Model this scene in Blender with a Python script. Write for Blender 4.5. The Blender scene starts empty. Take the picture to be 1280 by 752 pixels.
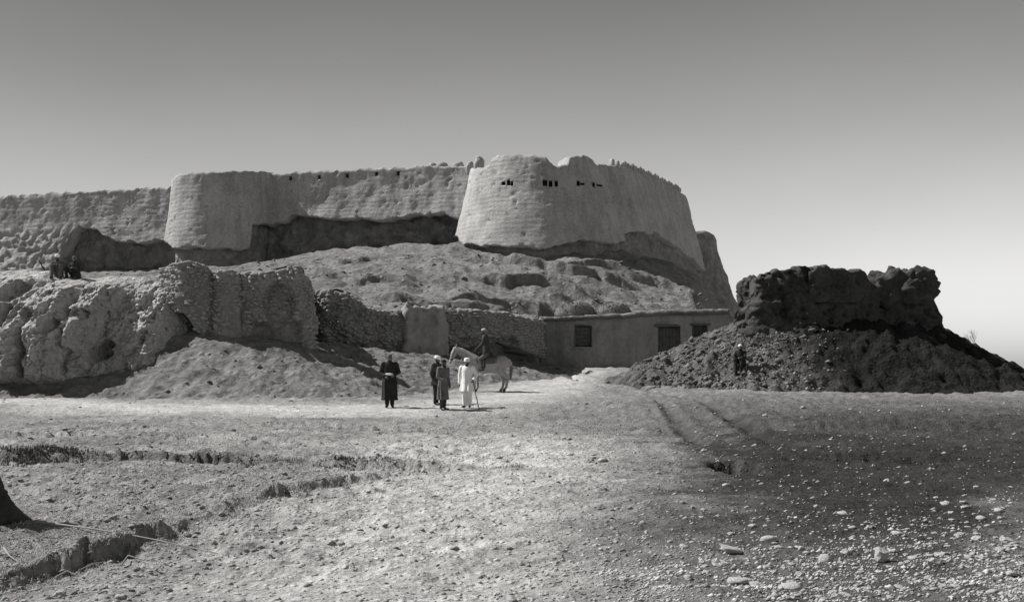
import bpy, bmesh, math, random
import numpy as np
from mathutils import Vector, Matrix

# ------------------------------------------------------------------ camera, sky, sun, exposure
scene = bpy.context.scene
C = scene.collection
F, CX, HY, CAMZ = 1400.0, 640.0, 472.0, 1.6        # focal length (px of a 1280 wide frame), horizon row, eye height
cam_d = bpy.data.cameras.new('camera')
cam = bpy.data.objects.new('camera', cam_d)
C.objects.link(cam)
cam.location = (0, 0, CAMZ)
cam.rotation_euler = (math.radians(90), 0, 0)
cam_d.sensor_width = 36.0
cam_d.lens = 36.0 * F / 1280.0
cam_d.shift_y = (HY - 376.0) / 1280.0             # rising front of a plate camera
cam_d.clip_start = 0.1
cam_d.clip_end = 12000
scene.camera = cam

SUN_EL, SUN_BEHIND = math.radians(46), math.radians(15)
sun_dir = Vector((-math.cos(SUN_EL) * math.cos(SUN_BEHIND), math.cos(SUN_EL) * math.sin(SUN_BEHIND), math.sin(SUN_EL)))
world = bpy.data.worlds.new('World')
scene.world = world
world.use_nodes = True
wn, wl = world.node_tree.nodes, world.node_tree.links
wn.clear()
w_out = wn.new('ShaderNodeOutputWorld')
w_bg = wn.new('ShaderNodeBackground')
w_sky = wn.new('ShaderNodeTexSky')
w_sky.sky_type = 'NISHITA'
w_sky.sun_disc = False
w_sky.sun_elevation = SUN_EL
w_sky.sun_rotation = math.atan2(sun_dir.x, sun_dir.y)
w_sky.air_density = 1.0
w_sky.dust_density = 2.5
w_sky.ozone_density = 1.0
w_sky.altitude = 600
w_bw = wn.new('ShaderNodeRGBToBW')                 # the plate is monochrome
w_tc = wn.new('ShaderNodeTexCoord')
w_sep = wn.new('ShaderNodeSeparateXYZ')
wl.new(w_tc.outputs['Generated'], w_sep.inputs[0])
w_el = wn.new('ShaderNodeMapRange')                # thin dust haze: the sky pales towards the horizon
w_el.interpolation_type = 'SMOOTHSTEP'
for k, v in zip(('From Min', 'From Max', 'To Min', 'To Max'), (0.02, 0.385, 1.56, 0.62)):
    w_el.inputs[k].default_value = v
wl.new(w_sep.outputs['Z'], w_el.inputs['Value'])
w_az = wn.new('ShaderNodeMapRange')                # and brightens to the right: plate vignetting put into the sky
w_az.interpolation_type = 'SMOOTHSTEP'
for k, v in zip(('From Min', 'From Max', 'To Min', 'To Max'), (-0.70, 0.70, 0.62, 1.26)):
    w_az.inputs[k].default_value = v
wl.new(w_sep.outputs['X'], w_az.inputs['Value'])
w_m1 = wn.new('ShaderNodeMath'); w_m1.operation = 'MULTIPLY'
w_m2 = wn.new('ShaderNodeMath'); w_m2.operation = 'MULTIPLY'
wl.new(w_sky.outputs[0], w_bw.inputs[0])
wl.new(w_bw.outputs[0], w_m1.inputs[0]); wl.new(w_el.outputs[0], w_m1.inputs[1])
wl.new(w_m1.outputs[0], w_m2.inputs[0]); wl.new(w_az.outputs[0], w_m2.inputs[1])
w_hz = wn.new('ShaderNodeTexNoise')                # barely uneven haze
w_hz.inputs['Scale'].default_value = 2.2
w_hz.inputs['Detail'].default_value = 5
w_hzm = wn.new('ShaderNodeMapping'); w_hzm.inputs['Scale'].default_value = (1, 1, 3.0)
wl.new(w_tc.outputs['Generated'], w_hzm.inputs[0]); wl.new(w_hzm.outputs[0], w_hz.inputs['Vector'])
w_hr = wn.new('ShaderNodeMapRange')
for k, v in zip(('From Min', 'From Max', 'To Min', 'To Max'), (0.3, 0.7, 0.94, 1.06)):
    w_hr.inputs[k].default_value = v
wl.new(w_hz.outputs['Fac'], w_hr.inputs['Value'])
w_m3 = wn.new('ShaderNodeMath'); w_m3.operation = 'MULTIPLY'
wl.new(w_m2.outputs[0], w_m3.inputs[0]); wl.new(w_hr.outputs[0], w_m3.inputs[1])
w_tint = wn.new('ShaderNodeMix'); w_tint.data_type = 'RGBA'; w_tint.blend_type = 'MULTIPLY'
w_tint.inputs['Factor'].default_value = 1.0
w_tint.inputs[7].default_value = (1.0, 0.995, 0.975, 1)
wl.new(w_m3.outputs[0], w_tint.inputs[6])
wl.new(w_tint.outputs[2], w_bg.inputs['Color'])
w_bg.inputs['Strength'].default_value = 0.07
wl.new(w_bg.outputs[0], w_out.inputs[0])

sun_d = bpy.data.lights.new('sun', 'SUN')
sun_d.energy = 3.9
sun_d.angle = math.radians(0.6)
sun_d.color = (1.0, 0.985, 0.96)
sun = bpy.data.objects.new('sun', sun_d)
C.objects.link(sun)
sun.location = sun_dir * 60
sun.rotation_euler = sun_dir.to_track_quat('Z', 'Y').to_euler()

scene.render.engine = 'CYCLES'
scene.cycles.max_bounces = 5
scene.cycles.diffuse_bounces = 3
vs = scene.view_settings
vs.view_transform = 'Standard'
vs.look = 'None'
vs.exposure = 0.70
vs.gamma = 1.0
vs.use_curve_mapping = False

random.seed(11)
RNG = np.random.default_rng(7)

# ------------------------------------------------------------------ noise and small maths
_perm = np.random.default_rng(3).permutation(256)
_perm = np.concatenate([_perm, _perm, _perm])
_g = np.random.default_rng(5).normal(size=(256, 3))
_g /= np.linalg.norm(_g, axis=1)[:, None]
_ga = np.random.default_rng(6).uniform(0, 6.2832, 256)
_gx, _gy = np.cos(_ga).astype(np.float32), np.sin(_ga).astype(np.float32)


def perlin2(x, y, z):
    x, y = np.broadcast_arrays(np.asarray(x, float), np.asarray(y, float))
    x, y = x + 37.3 * z, y + 19.7 * z
    xi, yi = np.floor(x).astype(np.int32), np.floor(y).astype(np.int32)
    xf, yf = (x - xi).astype(np.float32), (y - yi).astype(np.float32)
    u, v = (t * t * t * (t * (t * 6 - 15) + 10) for t in (xf, yf))
    c = []
    for dx in (0, 1):
        px_ = _perm[(xi + dx) & 255]
        for dy in (0, 1):
            h = _perm[px_ + ((yi + dy) & 255)]
            c.append(_gx[h] * (xf - dx) + _gy[h] * (yf - dy))
    a = c[0] + (c[1] - c[0]) * v
    b = c[2] + (c[3] - c[2]) * v
    return (a + (b - a) * u).astype(float) * 1.5


def perlin(x, y, z=0.0):
    if np.ndim(z) == 0:
        return perlin2(x, y, float(z))
    x, y, z = np.broadcast_arrays(np.asarray(x, float), np.asarray(y, float), np.asarray(z, float))
    xi, yi, zi = np.floor(x).astype(int), np.floor(y).astype(int), np.floor(z).astype(int)
    xf, yf, zf = x - xi, y - yi, z - zi
    u, v, w = (t * t * t * (t * (t * 6 - 15) + 10) for t in (xf, yf, zf))
    out = 0.0
    for dx in (0, 1):
        for dy in (0, 1):
            for dz in (0, 1):
                h = _perm[(_perm[(_perm[(xi + dx) & 255] + ((yi + dy) & 255)) & 255] + ((zi + dz) & 255)) & 255]
                g = _g[h]
                d = g[..., 0] * (xf - dx) + g[..., 1] * (yf - dy) + g[..., 2] * (zf - dz)
                out = out + d * (u if dx else 1 - u) * (v if dy else 1 - v) * (w if dz else 1 - w)
    return out * 1.5


def fbm(x, y, z=0.0, oct=4, lac=2.1, gain=0.5):
    s, a, f = 0.0, 1.0, 1.0
    for k in range(oct):
        s = s + a * perlin(np.asarray(x) * f + 13.7 * k, np.asarray(y) * f + 7.1 * k, np.asarray(z) * f + 3.3 * k)
        a *= gain
        f *= lac
    return s


def ridged(x, y, z=0.0, oct=3):
    s, a, f = 0.0, 1.0, 1.0
    for k in range(oct):
        s = s + a * (1 - 2 * np.abs(perlin(np.asarray(x) * f + 5.7 * k, np.asarray(y) * f + 9.1 * k, np.asarray(z) * f)))
        a *= 0.5
        f *= 2.1
    return s


def sstep(a, b, x):
    t = np.clip((np.asarray(x, float) - a) / (b - a), 0, 1)
    return t * t * (3 - 2 * t)


def pix(px, py, Y):
    """a photo pixel at distance Y -> a point in metres"""
    return ((px - CX) * Y / F, Y, CAMZ + (HY - py) * Y / F)


def gy(py):
    """distance of the open ground seen at photo row py"""
    return 2528.0 / (py - 436.0)


def gxy(px, py):
    Y = gy(py)
    return ((px - CX) * Y / F, Y)


def interp(x, table):
    t = np.array(table, float)
    return np.interp(x, t[:, 0], t[:, 1])


def poly_dist(X, Y, pts):
    """signed distance (left of travel positive) and arc parameter 0..1 to a polyline"""
    best = np.full(X.shape, 1e9)
    sgn = np.ones(X.shape)
    par = np.zeros(X.shape)
    P = np.array(pts, float)
    L = np.hypot(*(P[1:] - P[:-1]).T)
    cum = np.concatenate([[0], np.cumsum(L)])
    for i in range(len(P) - 1):
        d = P[i + 1] - P[i]
        t = np.clip(((X - P[i, 0]) * d[0] + (Y - P[i, 1]) * d[1]) / (d @ d), 0, 1)
        ex, ey = X - P[i, 0] - t * d[0], Y - P[i, 1] - t * d[1]
        r = np.hypot(ex, ey)
        m = r < best
        best = np.where(m, r, best)
        sgn = np.where(m, np.sign(d[0] * ey - d[1] * ex), sgn)
        par = np.where(m, (cum[i] + t * L[i]) / cum[-1], par)
    return best * sgn, par


def tps(points, lam=0.02):
    P = np.array(points, float)
    n = len(P)
    sc = 30.0

    def U(r2):
        return 0.5 * r2 * np.log(r2 + 1e-12)
    xy = P[:, :2] / sc
    K = U(((xy[:, None] - xy[None]) ** 2).sum(-1)) + lam * np.eye(n)
    A = np.zeros((n + 3, n + 3))
    A[:n, :n] = K
    A[:n, n] = 1
    A[:n, n + 1:] = xy
    A[n:, :n] = A[:n, n:].T
    w = np.linalg.solve(A, np.concatenate([P[:, 2], np.zeros(3)]))

    def f(X, Y):
        X, Y = np.asarray(X, float) / sc, np.asarray(Y, float) / sc
        out = w[n] + w[n + 1] * X + w[n + 2] * Y
        for i in range(n):
            out = out + w[i] * U((X - xy[i, 0]) ** 2 + (Y - xy[i, 1]) ** 2)
        return out
    return f


# ------------------------------------------------------------------ materials
def grey(v, warm=0.006):
    return (v * (1 + warm), v, v * (1 - warm * 1.6), 1)


def mat(name, lo, hi, scale=1.0, detail=8, bump=0.4, bump_scale=6.0, dist=0.05, rough=0.95, speck=0.0, speck_scale=14.0,
        courses=0.0, pits=0.0, mottle=0.0, mottle_scale=0, streak=0.0, attr=None, attr_lo=0.35, fibres=False, spec=0.15):
    m = bpy.data.materials.new(name)
    m.use_nodes = True
    n, l = m.node_tree.nodes, m.node_tree.links
    bs = n['Principled BSDF']
    bs.inputs['Roughness'].default_value = rough
    bs.inputs['Specular IOR Level'].default_value = spec
    tc = n.new('ShaderNodeTexCoord')
    big = n.new('ShaderNodeTexNoise')
    big.inputs['Scale'].default_value = scale
    big.inputs['Detail'].default_value = detail
    big.inputs['Roughness'].default_value = 0.62
    l.new(tc.outputs['Object'], big.inputs['Vector'])
    ramp = n.new('ShaderNodeValToRGB')
    ramp.color_ramp.elements[0].position = 0.32
    ramp.color_ramp.elements[1].position = 0.68
    ramp.color_ramp.elements[0].color = grey(lo)
    ramp.color_ramp.elements[1].color = grey(hi)
    l.new(big.outputs['Fac'], ramp.inputs[0])
    col = ramp.outputs[0]
    fine = n.new('ShaderNodeTexNoise')
    fine.inputs['Scale'].default_value = bump_scale
    fine.inputs['Detail'].default_value = 9
    fine.inputs['Roughness'].default_value = 0.66
    if fibres:
        mp = n.new('ShaderNodeMapping')
        mp.inputs['Scale'].default_value = (1, 1, 0.12)
        l.new(tc.outputs['Object'], mp.inputs[0])
        l.new(mp.outputs[0], fine.inputs['Vector'])
    else:
        l.new(tc.outputs['Object'], fine.inputs['Vector'])
    height = fine.outputs['Fac']
    if mottle > 0:
        mo = n.new('ShaderNodeTexNoise')
        mo.inputs['Scale'].default_value = mottle_scale or scale * 7
        mo.inputs['Detail'].default_value = 6
        mo.inputs['Roughness'].default_value = 0.7
        l.new(tc.outputs['Object'], mo.inputs['Vector'])
        mr0 = n.new('ShaderNodeMapRange')
        mr0.inputs['From Min'].default_value = 0.3
        mr0.inputs['From Max'].default_value = 0.7
        mr0.inputs['To Min'].default_value = 1 - mottle
        mr0.inputs['To Max'].default_value = 1 + mottle
        l.new(mo.outputs['Fac'], mr0.inputs['Value'])
        mx0 = n.new('ShaderNodeMix'); mx0.data_type = 'RGBA'; mx0.blend_type = 'MULTIPLY'
        mx0.inputs['Factor'].default_value = 1.0
        l.new(col, mx0.inputs[6]); l.new(mr0.outputs[0], mx0.inputs[7])
        col = mx0.outputs[2]
    if streak > 0:                                    # rain stains running down the wall
        mp2 = n.new('ShaderNodeMapping')
        mp2.inputs['Scale'].default_value = (1.0, 1.0, 0.10)
        l.new(tc.outputs['Object'], mp2.inputs[0])
        sn = n.new('ShaderNodeTexNoise')
        sn.inputs['Scale'].default_value = 1.6
        sn.inputs['Detail'].default_value = 6
        sn.inputs['Roughness'].default_value = 0.65
        l.new(mp2.outputs[0], sn.inputs['Vector'])
        sr = n.new('ShaderNodeMapRange')
        sr.inputs['From Min'].default_value = 0.35
        sr.inputs['From Max'].default_value = 0.62
        sr.inputs['To Min'].default_value = 1 - streak
        sr.inputs['To Max'].default_value = 1.0
        l.new(sn.outputs['Fac'], sr.inputs['Value'])
        sx_ = n.new('ShaderNodeMix'); sx_.data_type = 'RGBA'; sx_.blend_type = 'MULTIPLY'
        sx_.inputs['Factor'].default_value = 1.0
        l.new(col, sx_.inputs[6]); l.new(sr.outputs[0], sx_.inputs[7])
        col = sx_.outputs[2]
    if speck > 0:
        vo = n.new('ShaderNodeTexVoronoi')
        vo.inputs['Scale'].default_value = speck_scale
        l.new(tc.outputs['Object'], vo.inputs['Vector'])
        r2 = n.new('ShaderNodeValToRGB')
        r2.color_ramp.elements[0].position = 0.08
        r2.color_ramp.elements[1].position = 0.42
        r2.color_ramp.elements[0].color = (1, 1, 1, 1)
        r2.color_ramp.elements[1].color = (0, 0, 0, 1)
        l.new(vo.outputs['Distance'], r2.inputs[0])
        wn_ = n.new('ShaderNodeSeparateColor')
        l.new(vo.outputs['Color'], wn_.inputs[0])
        mm = n.new('ShaderNodeMath'); mm.operation = 'MULTIPLY'
        l.new(r2.outputs[0], mm.inputs[0]); l.new(wn_.outputs[0], mm.inputs[1])
        mx = n.new('ShaderNodeMix'); mx.data_type = 'RGBA'; mx.blend_type = 'MIX'
        sc = n.new('ShaderNodeMath'); sc.operation = 'MULTIPLY'; sc.inputs[1].default_value = speck
        l.new(mm.outputs[0], sc.inputs[0])
        l.new(sc.outputs[0], mx.inputs['Factor'])
        l.new(col, mx.inputs[6])
        mx.inputs[7].default_value = grey(min(0.75, hi * 1.7))
        col = mx.outputs[2]
        ad = n.new('ShaderNodeMath'); ad.operation = 'MULTIPLY_ADD'; ad.inputs[1].default_value = 0.5
        l.new(mm.outputs[0], ad.inputs[0]); l.new(height, ad.inputs[2])
        height = ad.outputs[0]
    if courses > 0:
        wv = n.new('ShaderNodeTexWave')
        wv.wave_type = 'BANDS'
        wv.bands_direction = 'Z'
        wv.inputs['Scale'].default_value = courses
        wv.inputs['Distortion'].default_value = 3.5
        wv.inputs['Detail'].default_value = 3
        wv.inputs['Detail Scale'].default_value = 1.2
        l.new(tc.outputs['Object'], wv.inputs['Vector'])
        ad = n.new('ShaderNodeMath'); ad.operation = 'MULTIPLY_ADD'; ad.inputs[1].default_value = 0.16
        l.new(wv.outputs['Fac'], ad.inputs[0]); l.new(height, ad.inputs[2])
        height = ad.outputs[0]
    if pits > 0:
        vo = n.new('ShaderNodeTexVoronoi')
        vo.inputs['Scale'].default_value = pits
        l.new(tc.outputs['Object'], vo.inputs['Vector'])
        r2 = n.new('ShaderNodeMapRange')
        r2.inputs['From Min'].default_value = 0.0
        r2.inputs['From Max'].default_value = 0.22
        l.new(vo.outputs['Distance'], r2.inputs['Value'])
        ad = n.new('ShaderNodeMath'); ad.operation = 'MULTIPLY_ADD'; ad.inputs[1].default_value = 0.35
        l.new(r2.outputs[0], ad.inputs[0]); l.new(height, ad.inputs[2])
        height = ad.outputs[0]
    if attr:
        at = n.new('ShaderNodeAttribute')
        at.attribute_name = attr
        mr = n.new('ShaderNodeMapRange')
        mr.inputs['To Min'].default_value = attr_lo
        mr.inputs['To Max'].default_value = 1.0
        l.new(at.outputs['Fac'], mr.inputs['Value'])
        mx = n.new('ShaderNodeMix'); mx.data_type = 'RGBA'; mx.blend_type = 'MULTIPLY'
        mx.inputs['Factor'].default_value = 1.0
        l.new(col, mx.inputs[6]); l.new(mr.outputs[0], mx.inputs[7])
        col = mx.outputs[2]
    l.new(col, bs.inputs['Base Color'])
    bp = n.new('ShaderNodeBump')
    bp.inputs['Strength'].default_value = bump
    bp.inputs['Distance'].default_value = dist
    l.new(height, bp.inputs['Height'])
    l.new(bp.outputs[0], bs.inputs['Normal'])
    return m


M = {
    'ground': mat('bare_earth', 0.35, 0.55, scale=0.9, bump=1.0, bump_scale=8, dist=0.10, speck=0.55, speck_scale=13, mottle=0.42, mottle_scale=5, attr='soil_and_exposure', attr_lo=0.05),
    'hill': mat('hill_earth', 0.12, 0.22, scale=0.7, bump=1.0, bump_scale=3.0, dist=0.15, speck=0.4, speck_scale=2.6, mottle=0.30, mottle_scale=3.0),
    'bank': mat('bank_earth', 0.34, 0.52, scale=1.0, bump=1.0, bump_scale=3.2, dist=0.24, speck=0.25, speck_scale=5, mottle=0.28, mottle_scale=5.0),
    'mound': mat('dark_mound_earth', 0.085, 0.17, scale=0.9, bump=1.0, bump_scale=3.4, dist=0.22, speck=0.35, speck_scale=5, mottle=0.4, mottle_scale=4.0, attr='soil_and_exposure', attr_lo=0.12),
    'ruin': mat('dark_rammed_earth', 0.045, 0.09, scale=0.9, bump=1.0, bump_scale=3.5, dist=0.16, courses=0.9, mottle=0.3, mottle_scale=6.0),
    'adobe': mat('adobe', 0.34, 0.47, scale=0.35, bump=1.0, bump_scale=7.5, dist=0.085, courses=0.72, pits=3.2, mottle=0.22, mottle_scale=5.0, streak=0.25),
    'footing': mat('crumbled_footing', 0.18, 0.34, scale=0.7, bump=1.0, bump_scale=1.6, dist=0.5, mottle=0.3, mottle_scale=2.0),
    'plaster': mat('mud_plaster', 0.27, 0.36, scale=0.8, bump=0.8, bump_scale=4, dist=0.08, mottle=0.16, mottle_scale=4, streak=0.25),
    'stone': mat('field_stone', 0.19, 0.36, scale=3.0, mottle=0.25, mottle_scale=7, bump=0.5, bump_scale=14, dist=0.02),
    'core': mat('mud_mortar', 0.19, 0.30, scale=1.5, bump=1.0, bump_scale=5, dist=0.14, mottle=0.3, mottle_scale=6),
    'mound_clod': mat('dry_clod', 0.07, 0.22, scale=0.6, bump=0.8, bump_scale=8, dist=0.05, mottle=0.4, mottle_scale=3),
    'cobble': mat('pale_cobble', 0.40, 0.74, scale=3.0, bump=0.8, bump_scale=16, dist=0.03, mottle=0.25, mottle_scale=14),
    'gravel': mat('gravel', 0.18, 0.62, scale=3.0, bump=0.2, bump_scale=20, dist=0.01),
    'straw': mat('dry_grass', 0.20, 0.55, scale=6, bump=0.0),
    'darkgrass': mat('dark_weed', 0.06, 0.16, scale=6, bump=0.0),
    'brush': mat('brushwood', 0.10, 0.24, scale=5, bump=0.5, bump_scale=18, dist=0.03),
    'twig': mat('bare_twig', 0.22, 0.36, scale=9, bump=0.3, bump_scale=40, dist=0.005),
    'bark': mat('bark', 0.035, 0.075, scale=5, bump=0.9, bump_scale=20, dist=0.03, fibres=True),
    'wood': mat('weathered_wood', 0.08, 0.15, scale=4, bump=0.5, bump_scale=24, dist=0.01, fibres=True),
    'skin': mat('skin', 0.10, 0.14, scale=8, bump=0.1, rough=0.6, spec=0.3),
    'black_cloth': mat('black_cloth', 0.018, 0.035, scale=5, bump=0.4, bump_scale=30, dist=0.01),
    'dark_cloth': mat('dark_cloth', 0.035, 0.065, scale=5, bump=0.4, bump_scale=30, dist=0.01),
    'grey_cloth': mat('grey_cloth', 0.09, 0.15, scale=5, bump=0.4, bump_scale=30, dist=0.01),
    'pale_cloth': mat('pale_cloth', 0.35, 0.5, scale=5, bump=0.3, bump_scale=30, dist=0.01),
    'white_cloth': mat('white_cloth', 0.78, 0.86, scale=4, bump=0.3, bump_scale=24, dist=0.01),
    'leather': mat('leather', 0.02, 0.04, scale=8, bump=0.2, rough=0.55, spec=0.4),
    'hair': mat('beard_hair', 0.012, 0.03, scale=20, bump=0.5, bump_scale=60, dist=0.005),
    'horse': mat('grey_horse_coat', 0.24, 0.36, scale=3, bump=0.15, bump_scale=40, dist=0.005, rough=0.7),
    'mane': mat('horse_mane', 0.10, 0.18, scale=10, bump=0.5, bump_scale=40, dist=0.01, fibres=True),
}


# ------------------------------------------------------------------ object helpers
def mesh_obj(name, verts, faces, material, parent=None, smooth=True):
    me = bpy.data.meshes.new(name)
    v = np.asarray(verts, float)
    if isinstance(faces, np.ndarray):
        k = faces.shape[1]
        me.vertices.add(len(v))
        me.vertices.foreach_set('co', v.ravel())
        me.loops.add(faces.size)
        me.loops.foreach_set('vertex_index', faces.ravel().astype(np.int32))
        me.polygons.add(len(faces))
        me.polygons.foreach_set('loop_start', np.arange(0, faces.size, k, dtype=np.int32))
        me.polygons.foreach_set('loop_total', np.full(len(faces), k, dtype=np.int32))
        me.update(calc_edges=True)
    else:
        me.from_pydata([tuple(p) for p in v], [], faces)
        me.update()
    if smooth:
        me.polygons.foreach_set('use_smooth', np.ones(len(me.polygons), dtype=bool))
    return me_obj(name, me, material, parent)


def me_obj(name, me, material, parent=None):
    o = bpy.data.objects.new(name, me)
    if not me.materials:
        me.materials.append(M[material] if isinstance(material, str) else material)
    C.objects.link(o)
    if parent is not None:
        o.parent = parent
    return o


def tag(o, label, cat, group=None):
    o['label'] = label
    o['category'] = cat
    if group:
        o['group'] = group
    return o


def structure(o, label=None):
    o['kind'] = 'structure'
    if label:
        o['label'] = label
    return o


def thing(name, loc, label, cat, group=None, rz=0.0):
    o = bpy.data.objects.new(name, None)
    o.empty_display_size = 0.2
    o.location = loc
    o.rotation_euler = (0, 0, rz)
    C.objects.link(o)
    return tag(o, label, cat, group)


def grid_faces(nr, nc):
    i = np.arange(nr - 1)[:, None] * nc + np.arange(nc - 1)[None]
    return np.stack([i, i + 1, i + nc + 1, i + nc], -1).reshape(-1, 4)


def apply_mods(o):
    """bake the modifiers of o into its mesh"""
    dg = bpy.context.evaluated_depsgraph_get()
    me = bpy.data.meshes.new_from_object(o.evaluated_get(dg))
    o.modifiers.clear()
    old = o.data
    o.data = me
    bpy.data.meshes.remove(old)
    return o


def remesh(o, voxel, ratio=None, smooth=0):
    m = o.modifiers.new('r', 'REMESH')
    m.mode = 'VOXEL'
    m.voxel_size = voxel
    m.use_smooth_shade = True
    if smooth:
        s = o.modifiers.new('s', 'SMOOTH')
        s.iterations = smooth
    if ratio:
        d = o.modifiers.new('d', 'DECIMATE')
        d.ratio = ratio
    mt = o.data.materials[0] if o.data.materials else None
    apply_mods(o)
    o.data.polygons.foreach_set('use_smooth', np.ones(len(o.data.polygons), dtype=bool))
    if mt and not o.data.materials:
        o.data.materials.append(mt)
    return o

# ------------------------------------------------------------------ the open ground
EDGE = [gxy(*p) for p in ((520, 592), (470, 602), (430, 611), (400, 617), (330, 628), (285, 640), (225, 661), (190, 672),
                          (140, 690), (95, 703), (60, 713), (0, 724), (-120, 745))]
DITCH = [gxy(*p) for p in ((-200, 570), (-60, 572), (40, 573), (130, 574), (250, 575), (350, 577), (430, 580), (500, 585), (570, 588), (650, 589))]
RUT = [((px - CX) * Y / F, Y) for px, Y in ((690, 67), (712, 60), (755, 52), (805, 46), (850, 40), (880, 31), (902, 25), (928, 20.5), (950, 17.6))]
RUT2 = [gxy(*p) for p in ((640, 690), (720, 655), (800, 628), (880, 605), (960, 592))]
BRIGHT = [gxy(*p) for p in ((300, 900), (430, 752), (500, 690), (600, 640), (660, 600), (640, 560))]
STRIP = [gxy(*p) for p in ((-200, 500), (0, 501), (120, 505), (250, 506), (400, 506), (520, 507), (600, 502))] + [((px - CX) * Y / F, Y) for px, Y in ((660, 44), (700, 54), (700, 66))]


def ground_base(X, Y):
    X, Y = np.asarray(X, float), np.asarray(Y, float)
    u = X / np.maximum(Y, 4)
    z = 0.0257 * (np.clip(Y, 2, 200) - 8)
    z = z + 0.036 * np.clip(Y - 44, 0, 40) * (1 - sstep(6, 14, X))
    far = sstep(62, 120, Y)
    z = z * (1 - far) + (-7.0) * far
    # the land drops away behind the mound on the right
    z = z - 5.0 * sstep(14, 40, X - 4) * sstep(56, 80, Y) * (1 - far)
    return z


def ground_z(X, Y, fine=True):
    X, Y = np.broadcast_arrays(np.asarray(X, float), np.asarray(Y, float))
    shape = X.shape
    X, Y = X.ravel(), Y.ravel()
    z = ground_base(X, Y)
    zn = z.copy()
    m0 = np.nonzero((Y > 1) & (Y < 92) & (np.abs(X) < 1.0 * np.maximum(Y, 4)))[0]
    if len(m0):
        zn[m0] += _ground_detail(X[m0], Y[m0], fine)
    return zn.reshape(shape)


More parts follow.
